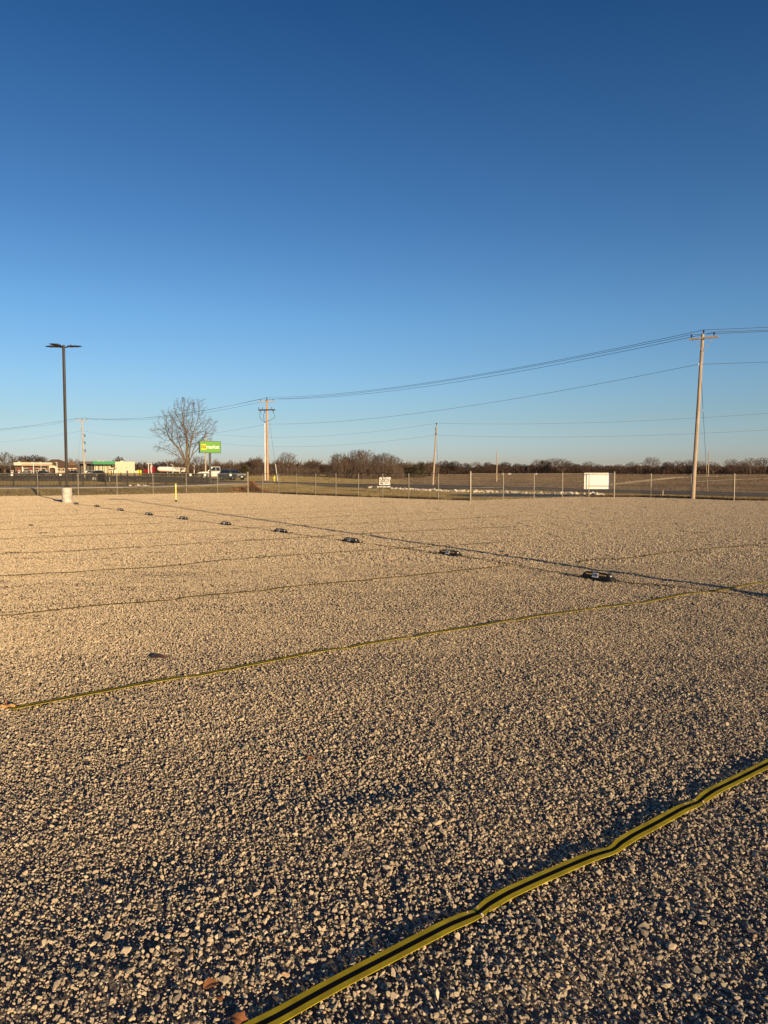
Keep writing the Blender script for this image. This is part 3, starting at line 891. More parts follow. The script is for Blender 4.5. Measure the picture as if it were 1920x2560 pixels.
slab = ['nearest black stop block, with a white number plate between two amber strips',
        'second black stop block from the camera, amber strips just visible beside its plate',
        'third black stop block from the camera, a pale plate at its middle',
        'fourth black stop block from the camera, left of the third',
        'fifth black stop block from the camera, on the thin line of webbing',
        'sixth black stop block, halfway along the row of ten',
        'seventh black stop block, below and right of the yellow marker post line',
        'eighth black stop block, third nearest to the lamp post',
        'ninth black stop block, second nearest to the lamp post',
        'tenth and farthest black stop block, beside the concrete base of the lamp post']
nums = ['136', '137', '138', '139', '140', '141', '142', '143', '144', '145']
stops = []
for i, p in enumerate(SG):
    o = sb if i == 0 else copy_tree(sb)
    o.location = (p.x, p.y, 0.006); o.rotation_euler = (0, 0, rz + 0.03 * math.sin(i * 2.3)); o['label'] = slab[i]
    stops.append(o)
for i, o in enumerate(stops[:4]):
    put_text(nums[i], 0.062, smid + snd * 0.009, (1, 0, 0), sup, M_INK, 'number', o, width=0.078, bold=0.0012, depth=0.0006)

# ------------------------------------------------------------------ lamp posts
def lamp_post():
    t = thing('lamp_post', (0, 0, 0), 0, 'x', 'lamp post', 'parking lot lamp posts')
    mb = MB(); mb.lathe((0, 0, -0.3), [(0.27, 0), (0.27, 1.10), (0.262, 1.135), (0.245, 1.145)], 32); mb.build('concrete_base', M_BASEC, t, smooth_=False)
    H = 8.75
    mb = MB(); mb.box((0, 0, 0.855), (0.30, 0.30, 0.02)); mb.box((0, 0, 0.91), (0.24, 0.24, 0.09), top=0.8); mb.build('base_cover', M_BRONZE, t)
    mb = MB(); mb.box((0, 0, (0.865 + H) / 2), (0.125, 0.125, H - 0.865)); p = mb.build('pole', M_BRONZE, t)
    md = p.modifiers.new('bevel', 'BEVEL'); md.width = 0.012; md.segments = 2
    for (ang, L) in ((178, 0.80), (-2, 0.80), (-110, 0.72)):
        a = R(ang); d = Vector((math.cos(a), math.sin(a), 0)); s_ = Vector((-d.y, d.x, 0))
        def pt(x_, y_, z_): return d * x_ + s_ * y_ + Vector((0, 0, H - 0.12 + z_))
        mb = MB()
        mb.bar(pt(0.05, 0, 0), pt(0.24, 0, 0.02), 0.06, 0.06)
        arm = mb.build('arm', M_BRONZE, t)
        rise = 0.03
        mb = MB()
        st = [(0.20, 0.07, 0.03, 0.05), (0.34, 0.17, 0.02, 0.09), (0.72, 0.17, 0.03, 0.085), (0.20 + L, 0.13, 0.045, 0.065)]
        vs = []; fs = []
        for (x_, w_, zb, zt) in st:
            vs += [pt(x_, -w_, zb), pt(x_, w_, zb), pt(x_, w_ * 0.8, zt), pt(x_, -w_ * 0.8, zt)]
        for i in range(3):
            for k in range(4):
                a_ = i * 4 + k; b_ = i * 4 + (k + 1) % 4
                fs.append((a_, b_, b_ + 4, a_ + 4))
        fs += [(3, 2, 1, 0), (12, 13, 14, 15)]
        mb.add(vs, fs)
        hd = mb.build('lamp_head', M_BRONZE, t)
        mb = MB(); mb.lathe(pt(0.42, 0, 0.085), [(0.035, 0), (0.035, 0.055), (0.028, 0.065)], 10); mb.build('photocell', M_BRONZE, hd)
        mb = MB(); mb.box(pt(0.62, 0, 0.022), (0.36, 0.22, 0.012), rz=a); mb.build('diffuser', M_GLASS, hd)
    return t
lp = lamp_post()
lb = gp(168, 1256.5)
lp.location = (lb[0], lb[1], 0)
lp['label'] = 'tall dark lamp post with three flat heads on a round concrete base'
lp2 = copy_tree(lp)
lp2.location = (7.70, 5.62, 0)
lp2['label'] = 'dark lamp post standing out of view at the right, its long shadow crossing the gravel'

# yellow marker post
c = Vector((*gp(440, 1255), 0))
t = thing('marker_post', c, 0, 'slim yellow marker post with a black foot standing alone on the far gravel', 'marker post')
mb = MB(); mb.lathe((0, 0, 0.12), [(0.038, 0), (0.038, 0.9), (0.03, 0.93)], 12); mb.build('shaft', M_YPALE, t)
mb = MB(); mb.lathe((0, 0, 0), [(0.085, 0), (0.075, 0.03), (0.045, 0.10), (0.042, 0.13)], 12); mb.build('foot', M_BLACKR, t)

# ------------------------------------------------------------------ chain link fence
t = thing('chain_link_fence', (FP[0][0], FP[0][1], 0), 0, 'long galvanised chain link fence running behind the gravel lot', 'fence')
FH = 1.62
pv = None
NP_ = len(FALL)
big = {len(left_ext) + 6, len(left_ext) + 16, len(left_ext) + 21}
post_me = None
for i, (x_, y_) in enumerate(FALL):
    if i in big:
        mb = MB(); mb.lathe((0, 0, -0.1), [(0.05, 0), (0.05, FH + 0.20), (0.056, FH + 0.20), (0.04, FH + 0.25), (0.01, FH + 0.27)], 12)
        o = mb.build('corner_post', M_GALV, t, smooth_=False)
    else:
        if post_me is None:
            mb = MB(); mb.lathe((0, 0, -0.1), [(0.030, 0), (0.030, FH + 0.06), (0.036, FH + 0.06), (0.026, FH + 0.11), (0.006, FH + 0.12)], 10)
            o = mb.build('post', M_GALV, t); post_me = o.data
        else:
            o = bpy.data.objects.new('post', post_me); COL.objects.link(o); o.parent = t
    o.location = (x_ - t.location.x, y_ - t.location.y, 0)
i6, i16, i21 = sorted(big)
mb = MB()
mb.tube([(x_, y_, FH) for x_, y_ in FALL[:i6 + 1]], 0.018, 6)
mb.build('top_rail', M_GALV, t, world=True)
mb = MB(); mb.tube([(x_, y_, FH) for x_, y_ in FALL[i16:i21 + 1]], 0.016, 6); mb.build('top_rail', M_GALV, t, world=True)
mb = MB(); mb.tube([(x_, y_, FH) for x_, y_ in FALL[i6:i16 + 1]], 0.012, 5); mb.build('top_wire', M_IRON, t, world=True)
mb = MB(); mb.tube([(x_, y_, FH) for x_, y_ in FALL[i21:]], 0.014, 5); mb.build('top_wire', M_IRON, t, world=True)
for (a, b, h) in ((i16, i16 + 1, 0.78), (i16, i16 - 1, 0.80), (i21, i21 - 1, 0.80), (i6, i6 - 1, 0.8), (i6, i6 + 1, 0.8)):
    mb = MB(); mb.tube([(*FALL[a], h), (*FALL[b], h)], 0.016, 6); mb.build('brace_rail', M_GALV, t, world=True)
# tie wires that glint along the top wire
mb = MB(); rr = random.Random(8)
for i in range(i6, len(FALL) - 1):
    for k in range(5):
        q = (k + rr.uniform(0.1, 0.9)) / 5
        x_ = FALL[i][0] * (1 - q) + FALL[i + 1][0] * q; y_ = FALL[i][1] * (1 - q) + FALL[i + 1][1] * q
        a = rr.uniform(-0.09, 0.09)
        mb.tube([(x_, y_ - 0.02, FH + 0.02), (x_ + a * .5, y_ - 0.03, FH - 0.03), (x_ + a, y_ - 0.03, FH - rr.uniform(0.05, 0.11))], 0.007, 4)
mb.build('tie_wires', M_GALV, t, world=True)
# the woven fabric: real zigzag wires, three-sided
FV, FFc = [], []
pitch = 0.115
pathL = [0]
for i in range(1, NP_): pathL.append(pathL[-1] + math.dist(FALL[i], FALL[i - 1]))
tot = pathL[-1]
nz = int(FH / (pitch / 2))
xsz = np.arange(0, tot, pitch / 2)
pl = np.array(pathL)
sx_ = lambda s_: (np.interp(s_, pl, FA[:, 0]), np.interp(s_, pl, FA[:, 1]))
hz = np.linspace(0.04, FH, nz + 1)
tri = np.array([(math.cos(a), math.sin(a)) for a in (0, 2.094, 4.189)]) * 0.0025
for d0 in (0, 1):
    S0 = xsz[:, None] + (pitch / 2) * (((np.arange(nz + 1)[None, :] + d0) % 2))
    S0 = np.clip(S0, 0, tot)
    if d0 == 1: continue
    X_, Y_ = sx_(S0)
    Z_ = np.broadcast_to(hz, X_.shape)
    C = np.stack([X_, Y_, Z_], -1)
    nW, nP = X_.shape
    offs = np.stack([tri[:, 0], tri[:, 1] * 0.9, np.zeros(3)], -1)
    V = C[:, :, None, :] + offs[None, None]
    ids = np.arange(nW * nP * 3).reshape(nW, nP, 3)
    q = []
    for k in range(3):
        k2 = (k + 1) % 3
        q.append(np.stack([ids[:, :-1, k], ids[:, :-1, k2], ids[:, 1:, k2], ids[:, 1:, k]], -1).reshape(-1, 4))
    fab = np_mesh('chain_fabric', (V.reshape(-1, 3) - np.array([t.location.x, t.location.y, 0])), np.concatenate(q), M_WIRE_F, t, loops=4)
# white tags hung on the fence
for k, (px, py, rd, lb_) in enumerate([(31, 1187.5, 0, 'small white square tag near the left end of the chain link fence'), (152, 1187, 0, 'small white square tag on the chain link fence left of the lamp post'),
        (477, 1187, 1, 'round white tag on the fence between the large bare tree and the green sign'), (513, 1187.5, 1, 'round white tag on the fence just left of the green sign post'), (577, 1187.5, 1, 'round white tag on the fence in front of the dark parked car'), ]):
    s_ = None
    for i in range(NP_ - 1):
        a = (FALL[i][0] / FALL[i][1]); b = (FALL[i + 1][0] / FALL[i + 1][1]); u = (px - 960) / F
        if (a - u) * (b - u) <= 0 and FALL[i][1] > 20:
            q = (u - a) / (b - a); s_ = (FALL[i][0] * (1 - q) + FALL[i + 1][0] * q, FALL[i][1] * (1 - q) + FALL[i + 1][1] * q); break
    _, z_ = wx(px, py, s_[1])
    mb = MB()
    if rd:
        vs = [(0.10 * math.cos(a), dy, 0.10 * math.sin(a)) for dy in (-0.035, -0.025) for a in [2 * math.pi * j / 16 for j in range(16)]]
        mb.add(vs, [tuple(range(16)), tuple(range(31, 15, -1))] + [(j, j + 16, (j + 1) % 16 + 16, (j + 1) % 16) for j in range(16)])
    else:
        mb.box((0, -0.03, 0), (0.16, 0.008, 0.13))
    o = mb.build('fence_tag', M_PLATE); o.location = (s_[0], s_[1], z_); tag(o, lb_, 'tag', 'white tags on the fence')

# black iron fences
def iron_fence(pts, h, label, step=0.115, every=17, up=0.0):
    t = thing('iron_fence', (pts[0][0], pts[0][1], 0), 0, label, 'fence')
    cum = [0]
    for i in range(1, len(pts)): cum.append(cum[-1] + math.dist(pts[i], pts[i - 1]))
    px_ = np.array([p[0] for p in pts]); py_ = np.array([p[1] for p in pts])
    S_ = np.arange(0, cum[-1], step)
    X_ = np.interp(S_, cum, px_); Y_ = np.interp(S_, cum, py_)
    Z_ = zg(X_, Y_) + 0.04
    mb = MB(); first = None; cnt = 0
    for i in range(len(S_)):
        if i % every == 0:
            if cnt < 90:
                if first is None:
                    p = MB(); p.box((0, 0, h / 2), (0.09, 0.09, h + 0.08)); p.box((0, 0, h + 0.055), (0.11, 0.11, 0.03), top=0.3)
                    o = p.build('post', M_IRON, t); first = o.data
                else:
                    o = bpy.data.objects.new('post', first); COL.objects.link(o); o.parent = t
                o.location = (X_[i] - pts[0][0], Y_[i] - pts[0][1], Z_[i] + 0.0); cnt += 1
        else:
            mb.box((X_[i], Y_[i], Z_[i] + h / 2), (0.028, 0.028, h))
    mb.build('picket_panel', M_IRON, t, world=True)
    for hh in (0.10, h - 0.16, h - 0.03):
        mb = MB(); mb.tube([(X_[i], Y_[i], Z_[i] + hh) for i in range(0, len(S_), 5)], 0.018, 4); mb.build('rail', M_IRON, t, world=True)
    return t
a = [G(-200, 1217.6), G(0, 1217.4), G(160, 1216.6), G(300, 1216.0), G(400, 1214.2), G(528, 1211.4)]
iron_fence([(p.x, p.y) for p in a], 1.12, 'black iron picket fence standing right behind the pale path')
b_ = [at(-150, 104), at(60, 100), at(245, 98), at(262, 92), at(340, 90), at(440, 87), at(526, 84)]
iron_fence([(p.x, p.y) for p in b_], 1.15, 'second black iron picket fence, standing farther back with its corner below the green fascia', step=0.13)

# ------------------------------------------------------------------ white board and small banner on the far side of the fence
def fence_at(px):
    u = (px - 960) / F
    for i in range(NP_ - 1):
        a = (FALL[i][0] / FALL[i][1]); b = (FALL[i + 1][0] / FALL[i + 1][1])
        if FALL[i][1] > 20 and (a - u) * (b - u) <= 0:
            q = (u - a) / (b - a)
            return Vector((FALL[i][0] * (1 - q) + FALL[i + 1][0] * q, FALL[i][1] * (1 - q) + FALL[i + 1][1] * q, 0)), Vector((FALL[i + 1][0] - FALL[i][0], FALL[i + 1][1] - FALL[i][1], 0)).normalized()
pL, dL = fence_at(1461); pR, dR = fence_at(1525)
cL = Vector((wx(1460.5, 1200, pL.y + 0.35)[0], pL.y + 0.35, 0)); cR = Vector((wx(1525, 1200, pR.y + 0.35)[0], pR.y + 0.35, 0))
zt = wx(1490, 1182.3, cL.y)[1]; zb = wx(1490, 1222.5, cL.y)[1]
mid = (cL + cR) / 2
t = thing('sign_board', (mid.x, mid.y, 0), math.atan2(cR.y - cL.y, cR.x - cL.x), 'large blank white board mounted behind the fence at the right', 'sign board')
Wd = (cR - cL).length
mb = MB(); mb.box((0, 0, (zt + zb) / 2), (Wd, 0.04, zt - zb)); o = mb.build('panel', M_WHITE, t)
for s_ in (-1, 1):
    mb = MB(); mb.box((s_ * Wd * 0.40, -0.12, zt - 0.12), (0.03, 0.24, 0.03)); mb.build('bracket', M_GALV, t)
# small banner
c = at(962, 62.0)
zt = wx(962, 1193, c.y)[1]; zb = wx(962, 1222, c.y)[1]
wd = 29.5 / F * c.y
t = thing('land_sale_sign', (c.x, c.y, 0), 0.03, 'small dark sign with rows of white lettering in front of the bare thicket', 'sign')
hh = zt - zb
mb = MB(); mb.box((0, 0, (zt + zb) / 2 + 0.02), (wd * 1.0, 0.03, hh)); mb.build('panel', M_BLKP, t)
for s_ in (-1, 1):
    mb = MB(); mb.box((s_ * wd * 0.47, 0.05, (zt) / 2 - 0.1), (0.06, 0.06, zt + 0.2)); mb.build('leg', M_BLKP, t)
mb = MB(); mb.box((-0.01, -0.021, zb + hh * 0.47), (wd * 0.93, 0.012, hh * 0.27)); mb.build('white_field', M_PLATE, t)
put_text('48 ACRES', hh * 0.24, (0.02, -0.020, zb + hh * 0.90), (1, 0, 0), (0, 0, 1), M_PLATE, 'lettering', t, width=wd * 1.0, bold=0.012)
put_text('FOR SALE', hh * 0.22, (-0.01, -0.020, zb + hh * 0.71), (1, 0, 0), (0, 0, 1), M_PLATE, 'lettering', t, width=wd * 0.92, bold=0.010)
put_text('REALTY', hh * 0.13, (wd * 0.20, -0.030, zb + hh * 0.49), (1, 0, 0), (0, 0, 1), M_INK, 'lettering', t, width=wd * 0.42, bold=0.006)
put_text('479-350-4400', hh * 0.16, (0.0, -0.020, zb + hh * 0.17), (1, 0, 0), (0, 0, 1), M_PLATE, 'lettering', t, width=wd * 0.95, bold=0.008)
mb = MB(); mb.add([(-wd * .37, -0.031, zb + hh * .40), (-wd * .24, -0.031, zb + hh * .40), (-wd * .24, -0.031, zb + hh * .53), (-wd * .30, -0.031, zb + hh * .57), (-wd * .38, -0.031, zb + hh * .52),
    (-wd * .37, -0.027, zb + hh * .40), (-wd * .24, -0.027, zb + hh * .40), (-wd * .24, -0.027, zb + hh * .53), (-wd * .30, -0.027, zb + hh * .57), (-wd * .38, -0.027, zb + hh * .52)],
    [(0, 1, 2, 3, 4), (9, 8, 7, 6, 5), (0, 5, 6, 1), (1, 6, 7, 2), (2, 7, 8, 3), (3, 8, 9, 4), (4, 9, 5, 0)])
mb.build('logo', M_INK, t)

# ------------------------------------------------------------------ green roadside sign
c = at(525.5, 80)
t = thing('shop_sign', c, R(29), 'bright green pylon sign with a yellow square and white lettering on a black post', 'sign')
gz = c.z
zt = wx(525, 1103, 80)[1] - gz; zb = wx(525, 1132.5, 80)[1] - gz
W_ = 53.5 / F * 80
mb = MB(); mb.box((0, 0, zb / 2), (0.20, 0.20, zb)); mb.build('post', M_BLKP, t)
mb = MB(); mb.box((0, 0, (zt + zb) / 2), (W_, 0.42, zt - zb)); cab = mb.build('cabinet', M_BLKP, t)
hh = zt - zb
mb = MB(); mb.box((0, -0.213, (zt + zb) / 2), (W_ * 0.955, 0.012, hh * 0.92)); mb.build('green_face', M_GREEN, t)
q = W_ * 0.245
sqc = -W_ / 2 + W_ * 0.045 + q / 2 + W_ * 0.015
mb = MB(); mb.box((sqc, -0.224, (zt + zb) / 2 - 0.01), (q, 0.010, q)); mb.build('yellow_square', M_LYEL, t)
put_text('DG', q * 0.80, (sqc, -0.2315, (zt + zb) / 2 - 0.01), (1, 0, 0), (0, 0, 1), M_INK, 'lettering', t, width=q * 0.88, bold=0.016)
put_text('market', W_ * 0.25, (sqc + q / 2 + W_ * 0.315, -0.2215, (zt + zb) / 2 + 0.01), (1, 0, 0), (0, 0, 1), M_PLATE, 'lettering', t, width=W_ * 0.60, bold=0.008)

# ------------------------------------------------------------------ utility poles
def insulator(mb, p, s=1.0):
    if not isinstance(mb, MB):
        q = MB(); insulator(q, p, s); q.build('insulator', M_PORC, mb); return
    mb.lathe(p, [(0.02 * s, 0), (0.02 * s, 0.10 * s), (0.06 * s, 0.11 * s), (0.05 * s, 0.17 * s), (0.065 * s, 0.18 * s), (0.03 * s, 0.26 * s)], 8)
def pole_thing(bx, by, Y, tx, ty, rb, rt, m_, label, name='utility_pole', group=None):
    """tapered pole from the base pixel to the top pixel at depth Y"""
    b = at(bx, Y)
    X1, Z1 = wx(tx, ty, Y)
    t = thing(name, b, 0, label, 'utility pole', group)
    top = Vector((X1 - b.x, 0, Z1 - b.z))
    mb = MB(); k = 8
    mb.tube([Vector((0, 0, -0.3))] + [top * (i / k) for i in range(1, k + 1)], [rb + (rt - rb) * i / k for i in range(k + 1)], 16)
    mb.build('shaft', m_, t, smooth_=False)
    return t, top
def arm(t, c, ang, half, m_, size=0.11, nm='crossarm', brace=True, top=None, bl=0.8):
    d = Vector((math.cos(ang), math.sin(ang), 0))
    mb = MB(); mb.bar(c - d * half, c + d * half, size, size * 1.1); o = mb.build(nm, m_, t)
    if brace:
        for s_ in (-1, 1):
            mb = MB(); mb.bar(c + d * s_ * half * 0.62 + Vector((0, 0, -size / 2)), c + Vector((0, 0.02, -bl)) + d * s_ * 0.08, 0.035, 0.012); mb.build('brace', m_ if m_ is not M_PORC else M_IRON, t)
    return d
# right pole
tR, topR = pole_thing(1733, 1247, 45.8, 1757, 836, 0.132, 0.092, M_WOOD, 'thick weathered wooden utility pole rising at the right behind the fence')
cR_ = topR * 0.985 + Vector((0, -0.16, -0.10))
angR = R(-36)
dR_ = arm(tR, cR_, angR, 0.86, M_WOOD, 0.10)
insulator(tR, cR_ - dR_ * 0.72 + Vector((0, 0, 0.05))); insulator(tR, cR_ + dR_ * 0.60 + Vector((0, 0, 0.05))); insulator(tR, topR + Vector((0.05, 0, 0.0)), 1.1)
mb = MB(); mb.lathe(topR * 0.82 + Vector((-0.17, -0.03, -0.06)), [(0.03, 0), (0.045, 0.05), (0.03, 0.11)], 8); mb.build('spool_insulator', M_PLATE, tR)
RA = [tR.location + cR_ - dR_ * 0.72 + Vector((0, 0, 0.30)), tR.location + topR + Vector((0.05, 0, 0.28)), tR.location + cR_ + dR_ * 0.60 + Vector((0, 0, 0.30)), tR.location + topR * 0.82 + Vector((-0.17, -0.05, 0))]
mb = MB()   # guy wire with guard
ga = G(1769, 1229.5); gtop = topR * 0.80
gl = ga - tR.location
mb.tube([gtop, gtop * 0.5 + gl * 0.5, gl], 0.012, 5); mb.build('guy_wire', M_CABLE, tR)
pA = gl * 0.985 + gtop * 0.015; pB = gl + (gtop - gl) * 0.30
mb = MB(); mb.tube([gl, pB], 0.035, 8); mb.build('guy_guard', M_YPALE if False else M_WOOD3, tR)
q = gl + (gtop - gl) * 0.72; mb = MB(); mb.tube([q, q + (gtop - gl).normalized() * 0.22], 0.035, 8); mb.build('guy_insulator', M_PLATE, tR)

# middle pole with two crossarms
tM, topM = pole_thing(669, 1208, 104, 667, 1000, 0.175, 0.13, M_WOOD2, 'orange brown utility pole with two crossarms and a white conduit, mid-left beyond the fence')
pxm = 104 / F
c1 = topM + Vector((0, -0.2, -0.25)); d1 = arm(tM, c1, R(-12), 1.20, M_WOOD3, 0.12, bl=0.9)
c2 = topM + Vector((0, -0.2, -1.42)); d2 = arm(tM, c2, R(-6), 1.22, M_DKWALL, 0.15, nm='equipment_arm', brace=False)
for q in (-0.93, 0.06, 1.02): insulator(tM, c1 + d1 * q + Vector((0, 0, 0.06)), 1.1)
insulator(tM, topM, 1.4)
for q in (-1.18, -0.62, 0.72): insulator(tM, c2 + d2 * q + Vector((0, 0, 0.07)), 1.1)
for q in (-0.92, -0.30, 0.96):
    mb = MB(); p = c2 + d2 * q
    mb.box(p + Vector((0, -0.05, -0.05)), (0.42, 0.16, 0.16)); mb.tube([p + Vector((0, -0.08, -0.10)), p + Vector((0, -0.08, -0.42)), p + Vector((0.13, -0.08, -0.48))], 0.045, 6)
    mb.build('fuse_switch', M_PORC, tM)
bot = Vector((-0.30, -0.18, topM.z - 3.30))
for (qx, zt_) in ((-1.03, -1.95), (-0.48, -1.98), (1.10, -2.05)):
    st = Vector((qx, -0.25, topM.z + zt_))
    mb = MB()
    pts = [st, st + Vector((0.03, 0, -0.5)), (st * 0.55 + bot * 0.45) + Vector((0.12 * (-1 if qx < 0 else 1) * (1 if abs(qx) > .6 else .3), 0, -0.22)), bot + (st - bot) * 0.12, bot]
    mb.tube(pts, 0.028, 6); mb.build('riser_cable', M_CABLE, tM)
mb = MB(); mb.tube([Vector((-0.33, -0.18, -0.1)), Vector((-0.33, -0.18, topM.z - 3.3))], 0.085, 10); mb.build('conduit', M_WHITEPIPE, tM)
MA = [tM.location + c1 - d1 * 0.93 + Vector((0, 0, 0.35)), tM.location + topM + Vector((0, 0, 0.37)), tM.location + c1 + d1 * 1.02 + Vector((0, 0, 0.35)), tM.location + Vector((0.0, -0.2, topM.z - 3.45))]
ga = at(694.5, 98); gl = ga - tM.location; gtop = Vector((0.35, -0.1, topM.z * 0.72))
mb = MB(); mb.tube([gtop, gl], 0.013, 5); mb.build('guy_wire', M_CABLE, tM)
p2 = gl + (gtop - gl) * 0.29
mb = MB(); mb.tube([gl, p2], 0.05, 8); mb.build('guy_guard', M_WHITEPIPE, tM)

# left pole
tL, topL = pole_thing(212, 1189, 150, 204.5, 1049, 0.165, 0.11, M_WOOD3, 'pale utility pole standing beyond the lamp post, in front of the green fascia building')
c1 = topL + Vector((0, -0.2, -0.15)); d1 = arm(tL, c1, R(3), 1.35, M_WOOD3, 0.13, bl=1.1)
for q in (-1.2, 0.1, 1.15): insulator(tL, c1 + d1 * q + Vector((0, 0, 0.06)), 1.2)
LA = [tL.location + c1 - d1 * 1.2 + Vector((0, 0, 0.35)), tL.location + topL + Vector((0, 0, 0.4)), tL.location + c1 + d1 * 1.15 + Vector((0, 0, 0.35)), tL.location + topL + Vector((0.15, 0, -2.3))]
for hz_ in (-3.1, -4.6, -6.2):
    mb = MB(); mb.bar(topL + Vector((0.1, -0.1, hz_)), topL + Vector((0.75, -0.1, hz_ + 0.02)), 0.07); mb.box(topL + Vector((0.6, -0.1, hz_ - 0.28)), (0.16, 0.16, 0.42)); mb.build('side_bracket', M_PORC, tL)
mb = MB(); mb.tube([topL + Vector((-0.1, 0, -1.6)), Vector((-2.6, 2, 0))], 0.016, 5); mb.build('guy_wire', M_GALV, tL)

# leaning pole and the poles of the far line
tF, topF = pole_thing(1082, 1213.5, 92, 1091.5, 1064, 0.13, 0.09, M_WOOD, 'bare wooden utility pole leaning to the right beyond the road')
insulator(tF, topF, 1.4); insulator(tF, topF + Vector((-0.15, -0.1, -0.6)), 1); mb = MB(); mb.box(topF + Vector((-0.12, -0.2, -1.05)), (0.2, 0.15, 0.12)); mb.build('bracket', M_PORC, tF)
mb = MB(); mb.tube([topF * 0.93, (at(1097, 84) - tF.location)], 0.012, 4); mb.build('guy_wire', M_CABLE, tF)
tG, topG = pole_thing(1241.5, 1205, 118, 1243, 1127, 0.10, 0.08, M_WOOD, 'short plain utility pole standing in the open field')
tH, topH = pole_thing(1770.5, 1187.5, 230, 1772.5, 1128, 0.16, 0.12, M_WOOD, 'thin distant utility pole just right of the thick wooden pole')
tK, topK = pole_thing(513.5, 1199, 132, 514.5, 1086, 0.14, 0.10, M_WOOD3, 'pale utility pole seen directly behind the green sign')
mb = MB(); mb.bar(topK + Vector((-0.4, -0.3, -1.2)), topK + Vector((0.9, -0.3, -1.25)), 0.12); mb.build('crossarm', M_WOOD3, tK); insulator(tK, topK, 1.5)

# power lines: every conductor a thing of its own, sagging from pole to pole
def span(A, B, sag, k=22):
    out = []
    for i in range(k + 1):
        u = i / k
        p = A * (1 - u) + B * u
        p.z -= sag * 4 * u * (1 - u)
        out.append(p)
    return out
def line(points, sags, r, label, group='wires of the near power line'):
    pts = []
    for i in range(len(points) - 1):
        s_ = span(points[i], points[i + 1], sags[i])
        pts += s_ if i == 0 else s_[1:]
    t = MB(); t.tube(pts, r, 5)
    o = t.build('power_line', M_CABLE)
    return tag(o, label, 'power line', group)
offR = Vector((72, 36, 0))
offL = Vector((-125, 188, 0))
names4 = ['overhead wire on the left insulators of the crossarms', 'topmost overhead wire, carried on the pole tops', 'overhead wire on the right insulators of the crossarms', 'lowest wire of the near line, strung well below the crossarms']
for i in range(4):
    P_ = [Vector((offR.x + (i - 1) * 0.5, offR.y, RA[i].z + 2.0)), RA[i], MA[i], LA[i], Vector((offL.x + (i - 1) * 0.8, offL.y, LA[i].z - 0.4 - (0.5 if i == 3 else 0)))]
    line(P_, [0.45, [0.95, 1.0, 1.05, 1.0][i], [1.15, 1.3, 1.3, 1.6][i], 1.3], 0.014 if i < 3 else 0.011, names4[i])
fa = tF.location + topF + Vector((0, 0, 0.3)); fb = tF.location + topF + Vector((-0.1, 0, -1.2))
ea = Vector((66, 62, wx(1920, 1031, 76)[1] + 2.4)); eb = ea + Vector((0, 0, -1.9))
ha = tK.location + topK + Vector((0, 0, 0.2)); hb = ha + Vector((0, 0, -1.5))
line([ea, fa, ha], [1.5, 1.2], 0.009, 'upper wire of the far line, strung from the leaning pole', 'wires of the far power line')
line([eb, fb, hb], [1.5, 1.2], 0.009, 'lower wire of the far line, strung from the leaning pole', 'wires of the far power line')

# ------------------------------------------------------------------ hydrant, stakes, drain, riprap, bushes
c = at(686, 99)
t = thing('fire_hydrant', c, 0.2, 'yellow fire hydrant right of the orange brown utility pole', 'hydrant')
mb = MB(); mb.lathe((0, 0, 0), [(0.20, 0), (0.20, 0.05), (0.13, 0.07), (0.13, 0.52), (0.17, 0.54), (0.17, 0.60), (0.13, 0.66), (0.07, 0.74), (0.03, 0.76), (0.03, 0.82)], 16); mb.build('barrel', M_YPAINT, t)
for (dx, dy_, r_) in ((1, 0, 0.06), (-1, 0, 0.06), (0, -1, 0.08)):
    mb = MB(); mb.tube([Vector((dx * 0.1, dy_ * 0.1, 0.42)), Vector((dx * 0.23, dy_ * 0.23, 0.42))], r_, 10); mb.build('outlet_cap', M_YPAINT, t)
c = at(1658.5, 50.5)
t = thing('survey_stake', c, 0, 'short pale stake sticking up from the dark verge left of the thick wooden pole', 'stake')
mb = MB(); mb.box((0, 0, 0.17), (0.05, 0.03, 0.42)); mb.box((0, 0, 0.39), (0.06, 0.04, 0.06)); mb.build('shaft', M_WOOD3, t)
# drain culvert mouth
c = G(937, 1222)
t = thing('drain_culvert', c, 0.15, 'dark culvert mouth under a slab at the left end of the white rocks', 'culvert')
mb = MB(); mb.box((0, 0.1, 0.20), (1.5, 0.5, 0.05)); mb.build('slab', M_BASEC, t)
mb = MB(); mb.tube([(0, -0.15, 0.06), (0, 0.4, 0.06)], 0.28, 16); mb.build('pipe', M_BLACKR, t)
mb = MB(); mb.box((-0.72, 0.1, 0.06), (0.06, 0.5, 0.25)); mb.box((0.72, 0.1, 0.06), (0.06, 0.5, 0.25)); mb.build('wing_wall', M_ASPH, t)
# riprap rocks as one bed of uncountable white stones
rip = bpy.data.collections.new('riprap_shapes')
for i in range(6):
    rip.objects.link(bpy.data.objects.new('rip_%d' % i, rock_mesh('rip_shape', 700 + i, 14, M_RIP)))
rl = [G(925, 1219.5), G(960, 1221), G(1010, 1224), G(1060, 1226.5), G(1110, 1228.5), G(1176, 1230.5), G(1250, 1231.8), G(1335, 1234), G(1400, 1235), G(1460, 1236.5), G(1520, 1239.5)]
RP = []; r = np.random.RandomState(77)
for i in range(len(rl) - 1):
    nn = int((rl[i + 1] - rl[i]).length * (26 if 1 < i < 6 else 17))
    for k in range(nn):
        u = r.rand(); p = rl[i] * (1 - u) + rl[i + 1] * u
        RP.append((p.x + r.normal(0, .15), p.y + r.normal(0, 0.75 if i < 7 else 0.45)))
gl_ = [G(345 + 3 * i, 1216.5) for i in range(8)]
for k in range(36):
    p = gl_[r.randint(8)]; RP.append((p.x + r.normal(0, .4), p.y - 0.3 + r.normal(0, .35)))
RP = np.array(RP); n = len(RP)
